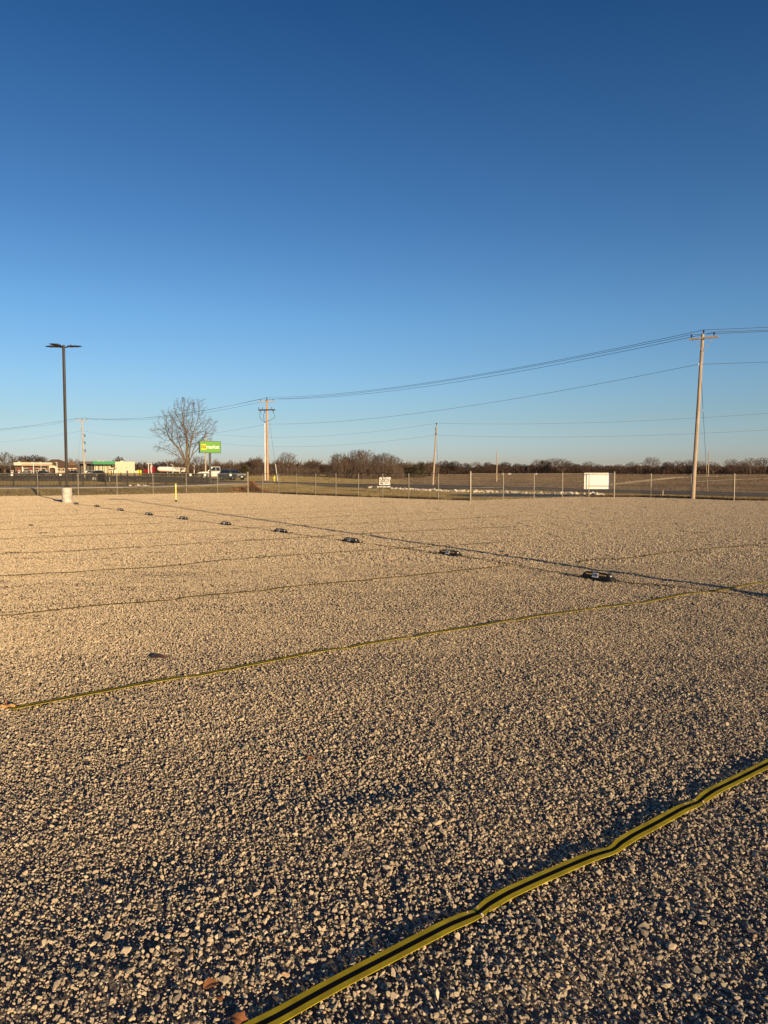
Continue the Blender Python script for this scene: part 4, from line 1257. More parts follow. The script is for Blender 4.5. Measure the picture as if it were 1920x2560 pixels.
sc = 0.10 + 0.36 * r.rand(n) ** 2.2
o = gn_instances('riprap_rocks', rip, np.stack([RP[:, 0], RP[:, 1], zg(RP[:, 0], RP[:, 1]) + sc * 0.12], 1), r.uniform(0, 6, (n, 3)), np.stack([sc] * 3, 1), r.randint(0, 6, n))
tag(o, 'band of white rocks lining the ditch and the small pond beyond the fence', 'rocks', kind='stuff')

# grass blades on the verge between the fence and the path or road
def blades(name, x, y, h, w, material, lab, lean=0.3, seed=3):
    r = np.random.RandomState(seed); n = len(x)
    z = zg(x, y)
    a = r.uniform(0, 6.283, n); b = r.uniform(0, 6.283, n)
    hh_ = h * r.uniform(0.4, 1.2, n)
    P0 = np.stack([x - np.cos(a) * w, y - np.sin(a) * w, z], 1)
    P1 = np.stack([x + np.cos(a) * w, y + np.sin(a) * w, z], 1)
    P2 = np.stack([x + np.cos(b) * hh_ * lean * r.rand(n), y + np.sin(b) * hh_ * lean * r.rand(n), z + hh_], 1)
    V = np.stack([P0, P1, P2], 1).reshape(-1, 3)
    o = np_mesh(name, V, np.arange(3 * n), material)
    return tag(o, lab, 'grass', kind='stuff')
def stubble(name, px0, px1, y0, y1, n, h, w, material, lab, keep=None, seed=1):
    r = np.random.RandomState(seed)
    px = r.uniform(px0, px1, n); inv = r.uniform(1 / y1, 1 / y0, n) ; Y = 1 / inv
    # even cover on the ground: mix of inverse and linear depth
    Y = np.where(r.rand(n) < 0.35, r.uniform(y0, y1, n), Y)
    X = (px - 960) / F * Y
    k = ~inside(X, Y)
    if keep is not None: k &= keep(X, Y)
    X, Y = X[k], Y[k]; n = len(X)
    sc_ = np.clip(Y / 90, 0.7, 3)
    z = zg(X, Y)
    a = r.uniform(0, 6.283, n); ww = w * sc_ * r.uniform(0.5, 1.5, n); hh_ = h * np.clip(sc_, 1, 1.8) * r.uniform(0.35, 1.1, n)
    b = r.uniform(0, 6.283, n); ln_ = hh_ * 0.6
    V = np.stack([np.stack([X - np.cos(a) * ww, Y - np.sin(a) * ww, z], 1), np.stack([X + np.cos(a) * ww, Y + np.sin(a) * ww, z], 1),
                  np.stack([X + np.cos(b) * ln_, Y + np.sin(b) * ln_, z + hh_], 1)], 1).reshape(-1, 3)
    o = np_mesh(name, V, np.arange(3 * n), material)
    return tag(o, lab, 'stubble', kind='stuff')
M_STUB = ground_mat('stubble_brown', [(0.34, (0.065, 0.045, 0.030)), (0.5, (0.135, 0.10, 0.068)), (0.66, (0.27, 0.205, 0.135))], 0.10, stretch=(0.10, 1.3, 1), bump=0, scale2=0.35)
M_PALEB = mat('pale_straw', (0.50, 0.42, 0.29), 0.9, scale=0.5)
def road_keep(X, Y):
    a = np.argsort([p.x for p in rf]); fx_ = np.array([rf[i].x for i in a]); fy_ = np.array([rf[i].y for i in a])
    return Y > np.interp(X, fx_, fy_, left=1e9) + 1.2
def off_track(X, Y):
    k = np.ones(X.shape, bool)
    for T in TRACKS:
        k &= dist_line(X, Y, T) > np.clip(Y * 0.010, 0.9, 3)
    return k
TRACKS = [[(p.x, p.y) for p in [G(1525, 1212), G(1627, 1201), G(1700, 1193.7), G(1800, 1190.2), G(1920, 1189.5), G(2100, 1189.3)]],
          [(p.x, p.y) for p in [G(1740, 1204.3), G(1800, 1201), G(1900, 1197.6), G(2050, 1194.6)]]]
stubble('stubble', 1000, 2150, 60, 520, 330000, 0.10, 0.035, M_STUB, 'brown crop stubble covering the field beyond the road', lambda X, Y: road_keep(X, Y) & off_track(X, Y), seed=2)
stubble('track_grass', 1480, 2150, 60, 420, 260000, 0.07, 0.04, M_PALEB, 'pale dry straw along the curved track across the field',
        lambda X, Y: (dist_line(X, Y, TRACKS[0]) < np.clip(Y * 0.009, 0.8, 2.6)) | (dist_line(X, Y, TRACKS[1]) < np.clip(Y * 0.005, 0.5, 1.4)), seed=12)
SWFA = np.array(sorted([(p.x, p.y) for p in SWF]))
ACC = [(p.x, p.y) for p in [G(640, 1204.8), G(575, 1205.8), G(535, 1206), G(455, 1204)]]
stubble('rough_grass', -150, 660, 62, 260, 210000, 0.09, 0.022, M_BLADE, 'dry grass behind the pale path and the iron fences',
        lambda X, Y: (Y > np.interp(X, SWFA[:, 0], SWFA[:, 1]) + 0.4) & (dist_line(X, Y, ACC) > 5.2) & ~inside(X, Y, STP), seed=3)
RFS = np.array(sorted([(p.x, p.y) for p in rf]))
stubble('rough_grass', 560, 1080, 95, 240, 90000, 0.10, 0.03, M_BLADE, 'dry grass between the road and the bare thicket', lambda X, Y: (X < 4) & (Y > np.interp(X, RFS[:, 0], RFS[:, 1]) + 1.0), seed=5)
r = np.random.RandomState(21)
n = 260000
u = r.rand(n) ** 1.2
X_ = r.uniform(-44, 40, n); 
Yf = np.interp(X_, FA[:, 0], FA[:, 1])
Y_ = Yf + 0.2 + u * 26
k = (np.abs(X_) < 0.58 * Y_) & (~inside(X_, Y_))
pd = np.hypot((X_ - POND[0]) / POND[2], (Y_ - POND[1]) / POND[3]) > 1.22
rdx = np.array([p.x for p in rd_near]); rdy = np.array([p.y for p in rd_near])
o_ = np.argsort(rdx); rdlim = np.interp(X_, rdx[o_], rdy[o_], left=200)
swx = np.array([p.x for p in SWN]); swy = np.array([p.y for p in SWN]); o2 = np.argsort(swx)
swlim = np.interp(X_, swx[o2], swy[o2], right=200)
k &= pd & (Y_ < rdlim - 0.3) & (Y_ < swlim - 0.2)
blades('grass', X_[k], Y_[k], 0.085, 0.012, M_BLADE, 'dry tan grass on the bank beyond the fence', seed=4)
n = 26000
seg = r.randint(len(left_ext) + 3, len(FALL) - 1, n); q = r.rand(n)
wxx = FA[seg, 0] * (1 - q) + FA[seg + 1, 0] * q; wyy = FA[seg, 1] * (1 - q) + FA[seg + 1, 1] * q + r.uniform(0.02, 0.40, n)
kk = (vnoise(wxx * 0.9, wyy * 0.9) > -0.22) & (((seg > i6 + 1) & (seg < i16)) | (seg >= i21 - 1))
blades('weeds', wxx[kk], wyy[kk], 0.17, 0.018, M_WEED, 'dark dead weeds along the foot of the fence', lean=0.8, seed=6)

# ------------------------------------------------------------------ bare trees
def grow_tree(seed, H, spread=1.0, limbs=5, fork=0.16, levels=5, twig=0.012, tr=0.022, dens=1.0, up=0.22, minang=14, maxang=48):
    """segments of a leafless tree: (p0, p1, r0, r1, level)"""
    r = random.Random(seed); segs = []
    def branch(p, d, L, rad, lev):
        k = max(2, 5 - lev)
        pts = [p]; dd = d.copy()
        for i in range(k):
            wob = 0.13 + 0.05 * lev
            dd = (dd + Vector((r.gauss(0, wob), r.gauss(0, wob), r.gauss(0, wob * 0.6) + up * 0.35))).normalized()
            q = pts[-1] + dd * (L / k)
            r0 = rad * (1 - 0.62 * i / k); r1 = rad * (1 - 0.62 * (i + 1) / k)
            segs.append((pts[-1], q, r0, r1, lev)); pts.append(q)
            if lev < levels:
                nch = (2 if r.random() < 0.75 * dens else 1) if lev < levels - 1 else (2 if r.random() < 0.8 * dens else 1)
                if i == 0 and lev < 2: nch = 0 if lev == 0 else 1
                for c_ in range(nch):
                    ang = R(r.uniform(minang + 10, maxang + 6)); az = r.uniform(0, 6.283)
                    ax = dd.orthogonal().normalized(); ax.rotate(Matrix.Rotation(az, 3, dd))
                    nd = dd.copy(); nd.rotate(Matrix.Rotation(ang, 3, ax))
                    nd = Vector((nd.x * spread, nd.y * spread, nd.z)).normalized()
                    branch(q, nd, L * r.uniform(0.42, 0.68) * (1 - 0.25 * i / k), max(twig, r1 * r.uniform(0.5, 0.72)), lev + 1)
    h0 = H * fork
    segs.append((Vector((0, 0, -0.3)), Vector((0, 0, h0 * 0.5)), H * tr * 1.25, H * tr, 0)); segs.append((Vector((0, 0, h0 * 0.5)), Vector((0, 0, h0)), H * tr, H * tr * 0.95, 0))
    for i in range(limbs):
        az = 6.283 * i / limbs + r.uniform(-0.4, 0.4); ang = R(r.uniform(6, 16) if i == 0 else r.uniform(minang + 4, maxang))
        d = Vector((math.sin(ang) * math.cos(az) * spread, math.sin(ang) * math.sin(az) * spread, math.cos(ang))).normalized()
        branch(Vector((0, 0, h0 * r.uniform(0.72, 1.0))), d, H * (1 - fork) * r.uniform(0.56, 0.68), H * tr * r.uniform(0.45, 0.68), 1)
    zmax = max(s[1].z for s in segs); k = H / zmax
    return [(a * k, b * k, ra, rb, l) for a, b, ra, rb, l in segs]
def seg_mesh(name, segs, material, parent):
    A = np.array([tuple(s[0]) for s in segs]); B = np.array([tuple(s[1]) for s in segs])
    ra = np.array([s[2] for s in segs]); rb = np.array([s[3] for s in segs])
    D = B - A; D /= np.linalg.norm(D, axis=1, keepdims=True) + 1e-9
    ref = np.where(np.abs(D[:, 2:3]) < 0.9, np.array([[0, 0, 1.0]]), np.array([[1.0, 0, 0]]))
    S_ = np.cross(D, ref); S_ /= np.linalg.norm(S_, axis=1, keepdims=True); U = np.cross(S_, D)
    nn = 3 if len(segs) > 1200 else 7
    V = []
    for (C, rr_) in ((A, ra), (B, rb)):
        for k in range(nn):
            a = 2 * math.pi * k / nn
            V.append(C + (S_ * math.cos(a) + U * math.sin(a)) * rr_[:, None])
    V = np.stack(V, 1)
    base = np.arange(len(segs))[:, None] * (2 * nn)
    q = [np.concatenate([base + k, base + (k + 1) % nn, base + nn + (k + 1) % nn, base + nn + k], 1) for k in range(nn)]
    return np_mesh(name, V.reshape(-1, 3), np.concatenate(q), material, parent, loops=4)
def colonise(seed, env, n=2200, step=0.28, kill=0.42, infl=2.6, trunk=2.0, H=14.6, grav=0.0, maxn=9000):
    """limbs of a leafless tree grown towards points scattered through its crown envelope"""
    r = np.random.RandomState(seed)
    pts = []
    if isinstance(env, list):
        wts = np.array([e[2] * e[3] * e[2] for e in env]); wts = wts / wts.sum()
        for e, k_ in zip(env, (wts * n).astype(int) + 8):
            q = r.normal(0, 1, (k_, 3)); q /= np.linalg.norm(q, axis=1, keepdims=True); q *= (r.rand(k_, 1) ** 0.42)
            pts.extend(np.stack([e[0] + q[:, 0] * e[2], e[4] + q[:, 1] * e[2] * 0.9, e[1] + q[:, 2] * e[3]], 1).tolist())
        n = len(pts)
    while len(pts) < n:
        q = r.uniform(-1, 1, (4000, 3)); q[:, 2] = r.uniform(0, 1, 4000)
        rad = env(q[:, 2])
        ang = np.arctan2(q[:, 1], q[:, 0])
        rad = rad * (0.80 + 0.18 * np.sin(ang * 3 + q[:, 2] * 7 + seed) + 0.16 * np.sin(ang * 5 - q[:, 2] * 13))
        rr_ = np.hypot(q[:, 0], q[:, 1])
        ok = (rr_ < rad) & (r.rand(4000) < 0.25 + 0.75 * np.clip(rr_ / np.maximum(rad, 1e-3), 0, 1))
        q = q[ok]; q[:, :2] *= H; q[:, 2] *= H
        pts.extend(q.tolist())
    A = np.array(pts[:n])
    nodes = [np.array([0, 0, -0.3]), np.array([0, 0, 0.0])]; par = [-1, 0]
    z = 0.0; x = 0.0
    while z < trunk:
        z += step; nodes.append(np.array([r.normal(0, 0.02), r.normal(0, 0.02), z])); par.append(len(nodes) - 2)
    if isinstance(env, list):
        tb = len(nodes) - 1
        for e in env[:10]:
            tgt = np.array([e[0], e[4], e[1]]); st = nodes[tb - r.randint(0, 3)]; L_ = np.linalg.norm(tgt - st) * r.uniform(0.5, 0.8)
            p_ = tb; cur = st.copy(); k_ = int(L_ / step)
            for j in range(k_):
                d_ = tgt - cur; d_ /= np.linalg.norm(d_); w_ = 0.55 * (1 - j / k_)
                d_ = d_ * (1 - w_) + np.array([0, 0, 1.0]) * w_ + r.normal(0, 0.13, 3); d_ /= np.linalg.norm(d_)
                cur = cur + d_ * step; nodes.append(cur.copy()); par.append(p_); p_ = len(nodes) - 1
    N = np.array(nodes); P = list(par)
    d = np.linalg.norm(A[:, None] - N[None], axis=2); near = d.argmin(1); nd = d.min(1)
    for it in range(140):
        act = nd < (infl if it > 12 else 60)
        if not act.any() or len(N) > maxn: break
        idx = near[act]; vec = A[act] - N[idx]; vec /= np.linalg.norm(vec, axis=1, keepdims=True) + 1e-9
        un, inv = np.unique(idx, return_inverse=True)
        S = np.zeros((len(un), 3)); np.add.at(S, inv, vec)
        S /= np.linalg.norm(S, axis=1, keepdims=True) + 1e-9
        S += r.normal(0, 0.16, S.shape) + np.array([0, 0, 0.10]); S /= np.linalg.norm(S, axis=1, keepdims=True)
        new = N[un] + S * step
        base = len(N); N = np.concatenate([N, new]); P += un.tolist()
        d2 = np.linalg.norm(A[:, None] - new[None], axis=2); j = d2.argmin(1); m_ = d2.min(1)
        up_ = m_ < nd; near = np.where(up_, base + j, near); nd = np.where(up_, m_, nd)
        keep = nd > kill
        A, near, nd = A[keep], near[keep], nd[keep]
        if len(A) == 0: break
    P = np.array(P)
    return N, P
def colony_tree(seed, env, H, mt_trunk, mt_twig, twig=0.014, rtip=0.010, expo=2.35, ntw=3, ltw=0.55, cutr=0.035, name='bare_tree', **kw):
    N, P = colonise(seed, env, H=H, **kw)
    n = len(N); load = np.zeros(n); deg = np.zeros(n, int)
    for i in range(1, n): deg[P[i]] += 1
    w = np.where(deg == 0, rtip ** expo, 0.0)
    for i in range(n - 1, 0, -1): w[P[i]] += w[i]
    rad = np.maximum(w, rtip ** expo) ** (1 / expo)
    r = np.random.RandomState(seed + 9)
    segs = []
    for i in range(1, n):
        a, b = N[P[i]], N[i]
        segs.append((Vector(a), Vector(b), rad[i] * (1.25 if P[i] == 0 else 1.0), rad[i] if deg[i] else rad[i] * 0.6, 0 if rad[i] > cutr else 1))
        if rad[i] < rtip * 2.6:
            for k in range(ntw):
                if r.rand() < 0.75:
                    d = (b - a); d = d / (np.linalg.norm(d) + 1e-9) + r.normal(0, 0.6, 3) + np.array([0, 0, 0.25]); d /= np.linalg.norm(d)
                    m_ = b + d * ltw * r.uniform(0.4, 1) * 0.5
                    e = m_ + (d + r.normal(0, 0.3, 3)) * ltw * r.uniform(0.2, 0.5)
                    segs.append((Vector(b), Vector(m_), twig, twig * 0.8, 1)); segs.append((Vector(m_), Vector(e), twig * 0.8, twig * 0.35, 1))
    t = thing(name, (0, 0, 0), 0, 'x', 'tree')
    zmax = max(s_[1].z for s_ in segs); k = H / zmax if not isinstance(env, list) else 1.0
    segs = [(a * k, b * k, ra, rb, l) for a, b, ra, rb, l in segs]
    seg_mesh('trunk', [s_ for s_ in segs if s_[4] == 0], mt_trunk, t)
    seg_mesh('crown', [s_ for s_ in segs if s_[4] == 1], mt_twig, t)
    return t
def env_pts(zs, rs_): return lambda z: np.interp(z, zs, rs_)
oval = env_pts([0, 0.13, 0.20, 0.30, 0.45, 0.60, 0.78, 0.92, 1.0], [0, 0.02, 0.24, 0.36, 0.44, 0.42, 0.31, 0.18, 0.02])
_p = 118 / F
LOBES = [((a_ - 468) * _p, (1203 - b_) * _p, c_ * _p, d_ * _p, y_) for a_, b_, c_, d_, y_ in [(455, 1070, 42, 50, 0), (462, 1022, 30, 28, 0.4), (407, 1082, 30, 17, -0.6), (402, 1122, 20, 18, 0.5), (518, 1068, 30, 30, 0.3), (522, 1108, 22, 22, -0.8), (420, 1042, 26, 22, 0.8), (500, 1024, 24, 24, -0.7), (470, 1095, 45, 30, 1.6), (455, 1080, 40, 36, -1.9), (440, 1130, 26, 20, 0.0), (395, 1066, 14, 10, 0.0)]]
bigt = colony_tree(5, LOBES, 14.0, M_BARK, M_TWIG, twig=0.012, rtip=0.013, expo=2.0, n=2800, step=0.25, kill=0.36, infl=3.2, trunk=1.6, cutr=0.05)
bigt.location = at(468, 118)
bigt['label'] = 'large leafless tree with a wide crown standing left of the green sign'
rnd = env_pts([0, 0.22, 0.32, 0.55, 0.8, 0.95, 1.0], [0, 0, 0.34, 0.50, 0.42, 0.22, 0.02])
fan = env_pts([0, 0.10, 0.3, 0.6, 0.85, 0.96, 1.0], [0, 0.02, 0.18, 0.34, 0.36, 0.22, 0.03])
brd = env_pts([0, 0.15, 0.3, 0.55, 0.8, 0.95, 1.0], [0, 0, 0.45, 0.62, 0.50, 0.25, 0.02])
slim = env_pts([0, 0.15, 0.35, 0.6, 0.85, 0.97, 1.0], [0, 0.0, 0.16, 0.25, 0.22, 0.10, 0.02])
ck = dict(n=900, step=0.26, kill=0.42, infl=3.0)
PR = [colony_tree(11, rnd, 9.0, M_TWIG, M_TWIG, twig=0.026, rtip=0.026, trunk=1.6, cutr=0.08, ltw=0.6, **ck),
      colony_tree(12, fan, 9.0, M_TWIG2, M_TWIG2, twig=0.024, rtip=0.024, trunk=0.5, cutr=0.07, ltw=0.75, **ck),
      colony_tree(13, brd, 9.0, M_TWIG, M_TWIG2, twig=0.032, rtip=0.032, trunk=1.5, cutr=0.09, ltw=0.6, **ck),
      colony_tree(14, rnd, 9.0, M_TWIG3, M_TWIG3, twig=0.042, rtip=0.034, trunk=0.9, cutr=0.09, ltw=0.7, ntw=4, **ck),
      colony_tree(15, slim, 9.0, M_TWIG, M_TWIG, twig=0.026, rtip=0.024, trunk=1.0, cutr=0.07, ltw=0.7, n=600, step=0.26, kill=0.42, infl=3.0)]
used = [False] * 5
r = random.Random(4)
def put_tree(px, toppy, Y, kind, label, wscale=1.0, group=None, sink=0.0):
    b = at(px, Y)
    H = wx(px, toppy, Y)[1] - b.z + sink
    o = copy_tree(PR[kind]) if used[kind] else PR[kind]
    used[kind] = True
    o.location = (b.x, b.y, b.z - sink); k = H / 9.0
    o.scale = (k * wscale, k * wscale, k); o.rotation_euler = (0, 0, r.uniform(0, 6.28))
    o['label'] = label
    if group: o['group'] = group
    elif 'group' in o: del o['group']
    return o
W1 = 'bare trees in the near thicket'
put_tree(12, 1127, 330, 2, 'bare tree at the far left edge, behind the filling station canopy', 1.0)
put_tree(34, 1143, 345, 4, 'slim bare tree right of the leftmost tree, behind the canopy')
put_tree(60, 1137, 350, 3, 'dense bare tree behind the left end of the brown roof', 1.1)
put_tree(88, 1135, 350, 3, 'broad dense bare tree behind the white canopy fascia', 1.25)
put_tree(108, 1140, 352, 1, 'bare tree behind the right half of the canopy', 1.0)
put_tree(137, 1148, 380, 3, 'low tree just showing above the brown roof', 1.0)
put_tree(176, 1143, 420, 4, 'faint slim bare tree between the lamp post and the pale utility pole')
put_tree(193, 1146, 420, 4, 'faint bare tree just left of the pale utility pole')
put_tree(298, 1139, 330, 3, 'small bare tree rising behind the cream building', 0.7)
put_tree(718, 1128, 195, 0, 'rounded bare tree standing above the brush right of the orange brown pole', 1.0)
put_tree(845, 1132, 165, 1, 'bare many-stemmed tree at the left end of the tall thicket', 1.15, W1)
put_tree(868, 1140, 168, 1, 'slim bare tree second from the left in the tall thicket', 0.9, W1)
put_tree(893, 1122, 166, 1, 'tall bare tree at the middle left of the tall thicket', 1.0, W1)
put_tree(912, 1121, 170, 0, 'tallest spreading bare tree in the middle of the thicket', 0.95, W1)
put_tree(942, 1134, 172, 1, 'bare tree in the thicket just above the small dark sign', 0.9, W1)
put_tree(962, 1130, 168, 1, 'reddish brown bushy bare tree at the right of the thicket', 1.2, W1)
put_tree(988, 1140, 172, 1, 'low bare tree at the right end of the tall thicket', 1.1, W1)
put_tree(1024, 1152, 190, 0, 'short bare tree right of the tall thicket, left of the leaning pole', 1.1)
put_tree(1052, 1152, 260, 3, 'small tree with a dark crown just left of the leaning pole', 1.0)
put_tree(1112, 1150, 300, 3, 'dense dark tree right of the leaning pole', 1.3)
put_tree(1136, 1151, 300, 3, 'second dense dark tree right of the leaning pole', 1.2)
put_tree(810, 1158, 240, 3, 'low dark tree at the near left of the tall thicket', 1.2)
put_tree(575, 1149, 210, 4, 'thin bare tree between the green sign and the orange brown pole', 1.1)
put_tree(641, 1147, 210, 1, 'reddish bare tree just left of the orange brown pole', 1.2)
put_tree(620, 1152, 215, 3, 'dark bushy tree left of the orange brown pole', 1.3)
put_tree(540, 1146, 190, 4, 'thin bare tree just right of the green sign post', 1.0)
put_tree(428, 1150, 280, 2, 'bare tree behind the white tank, left of the large tree', 1.2)
put_tree(398, 1153, 290, 3, 'bare tree behind the front of the white tank', 1.3)
put_tree(452, 1141, 200, 0, 'bare tree seen through the lower branches of the large tree', 1.1)
put_tree(497, 1138, 205, 0, 'bare tree seen behind the trunk side of the green sign', 1.1)
FARG = 'bare trees along the far edge of the field'
far = [(1165, 1157, 3), (1190, 1154, 0), (1219, 1155, 3), (1262, 1154, 3), (1292, 1158, 3), (1330, 1161, 3), (1345, 1148, 0), (1362, 1149, 3), (1384, 1144, 0), (1406, 1146, 2), (1424, 1155, 3), (1444, 1160, 3), (1470, 1153, 2),
       (1496, 1161, 3), (1520, 1164, 3), (1545, 1160, 0), (1580, 1154, 2), (1627, 1142, 0), (1668, 1154, 3), (1694, 1151, 2), (1722, 1149, 2), (1748, 1152, 0), (1782, 1154, 2), (1828, 1147, 0), (1852, 1152, 2), (1876, 1144, 0), (1908, 1143, 2), (1950, 1142, 0), (1232, 1160, 3), (1310, 1160, 3)]
nmd = {1384: 'bare tree with a pale crown above the field, left of the blank white board', 1406: 'second pale bare tree right beside the tree left of the white board',
       1627: 'broad rounded bare tree between the blank white board and the thick wooden pole', 1828: 'rounded bare tree at the right, first beyond the thin distant pole',
       1470: 'bare tree just above the left part of the blank white board'}
for (px, ty, kd) in far:
    Y = 470 + r.uniform(-30, 60)
    put_tree(px, ty - 1, Y, kd, nmd.get(px, 'bare tree in the long row along the far edge of the field'), 1.15 if kd else 1.25, FARG)
# evergreen patches
def cedar(px, toppy, Y, label, wd=0.55):
    b = at(px, Y); H = wx(px, toppy, Y)[1] - b.z
    t = thing('cedar_tree', b, 0, label, 'tree')
    rr_ = np.random.RandomState(int(px)); n = 2600
    h = rr_.rand(n) ** 0.8; rad = H * wd * 0.5 * (1 - h) ** 0.6 * (0.6 + 0.4 * rr_.rand(n)) * (0.8 + 0.35 * np.sin(h * 19 + rr_.rand() * 6))
    a = rr_.uniform(0, 6.283, n)
    C = np.stack([np.cos(a) * rad, np.sin(a) * rad, 0.3 + h * (H - 0.3)], 1)
    V = C[:, None, :] + rr_.normal(0, 0.16, (n, 3, 3))
    np_mesh('crown', V.reshape(-1, 3), np.arange(3 * n), M_CEDAR, t)
    mb = MB(); mb.tube([(0, 0, -0.2), (0, 0, H * 0.8)], [0.15, 0.03], 7); mb.build('trunk', M_BARK, t)
cedar(612, 1163, 190, 'dark olive cedar bush between the dark car and the orange brown pole', 1.7)
cedar(1037, 1163, 185, 'dark olive cedar left of the leaning pole', 1.2)
cedar(1054, 1160, 188, 'tall narrow cedar close to the left of the leaning pole', 0.6)
cedar(1018, 1168, 186, 'low olive cedar at the right foot of the tall thicket', 1.5)

# thickets: masses of brush nobody could count
def brush(name, x, y, h, label, material, wmin=0.03, wmax=0.07, seed=1, per=1.0, topn=None):
    r_ = np.random.RandomState(seed); n = len(x)
    z = zg(x, y)
    hz_ = h * r_.rand(n) ** 0.9
    ln = r_.uniform(0.8, 2.2, n) * (h / 7 + 0.35)
    A = np.stack([x, y, z + np.maximum(hz_ - ln * 0.5, 0)], 1)
    d = np.stack([r_.normal(0, .33, n), r_.normal(0, .33, n), np.abs(r_.normal(1, .25, n))], 1)
    B = A + d * ln[:, None]
    w = r_.uniform(wmin, wmax, n)
    segs = list(zip([Vector(q) for q in A], [Vector(q) for q in B], w, w * 0.4, [0] * n))
    o = seg_mesh(name, segs, material, None)
    return tag(o, label, 'thicket', kind='stuff')
r = np.random.RandomState(60)
# far edge of the field, right of the leaning pole
n = 42000; px = r.uniform(1085, 2250, n); Y = r.uniform(455, 560, n); X = (px - 960) / F * Y
hp = 4.6 + 3.0 * vnoise(px / 23.0, px * 0 + 1.5) + 2.4 * vnoise(px / 7.0, px * 0 + 8.5)
brush('thicket', X, Y, np.maximum(hp, 3), 'long dark brown thicket along the far edge of the field', M_TWIG3, 0.10, 0.26, seed=5)
# middle distance, from the filling station to the leaning pole
n = 40000; px = r.uniform(-60, 1095, n); Y = r.uniform(310, 355, n) * np.where(px < 340, 1.15, np.where(px < 600, 1.0, 0.80)); X = (px - 960) / F * Y
hp = 4.0 + 3.0 * vnoise(px / 28.0, px * 0 + 3.5) + 1.6 * vnoise(px / 7.0, px * 0 + 8.5)
brush('thicket', X, Y, np.maximum(hp, 1.5), 'brown brush behind the vehicles and the left part of the road', M_TWIG2, 0.07, 0.17, seed=6)
n = 7500; px = np.concatenate([r.uniform(815, 1010, 5000), r.uniform(590, 800, 2500)]); Y = r.uniform(150, 178, n) * np.where(px < 810, 1.25, 1); X = (px - 960) / F * Y
hp = np.where(px > 810, (2.6 + 2.6 * vnoise(px / 17.0, px * 0 + 3.5)) * smooth((px - 812) / 30) * smooth((1012 - px) / 30) + 0.6 + 2.2 * (r.rand(n) ** 3), 2.2 + 1.5 * vnoise(px / 12.0, px * 0 + 8.5))
brush('thicket', X, Y, np.maximum(hp, 1.0), 'upright saplings and brush filling the foot of the tall thicket', M_TWIG2, 0.018, 0.05, seed=8)
# distant wood on the skyline
n = 16000; px = r.uniform(-200, 2200, n); Y = r.uniform(1500, 1800, n); X = (px - 960) / F * Y
hp = 15 + 5 * vnoise(px / 40.0, px * 0 + 3.5)
brush('distant_wood', X, Y, np.maximum(hp, 6), 'low grey wood on the skyline', M_TWIG3, 0.7, 1.6, seed=9)
# dead shrub pile with rusty leaves at the fence corner
c = G(626, 1231)
t = thing('dead_shrub', c, 0, 'heap of rusty brown dead branches and leaves at the fence corner', 'shrub')
r_ = np.random.RandomState(12); n = 3200
x_ = np.concatenate([r_.normal(0, 0.55, n // 2), r_.uniform(-3.9, 2.0, n - n // 2)]); h_ = 0.62 * np.exp(-(x_ / 0.35) ** 2) + 0.36 * np.exp(-((x_ + 0.4) / 1.8) ** 2)
C = np.stack([x_, r_.normal(0, 0.35, n) + 0.9, h_ * r_.rand(n) ** 0.7 + 0.03], 1)
V = C[:, None, :] + r_.normal(0, 0.042, (n, 3, 3)); np_mesh('dead_leaves', V.reshape(-1, 3), np.arange(3 * n), M_RUST, t)
segs = []
rr_ = random.Random(3)
for i in range(170):
    a = Vector((rr_.gauss(0, 0.6), 0.9 + rr_.gauss(0, .25), 0.0)); b = a + Vector((rr_.gauss(0, .35), rr_.gauss(0, .2), rr_.uniform(0.2, 0.9) * math.exp(-(a.x / 0.5) ** 2) + 0.12)); segs.append((a, b, 0.012, 0.005, 0))
seg_mesh('branches', segs, M_TWIG2, t)

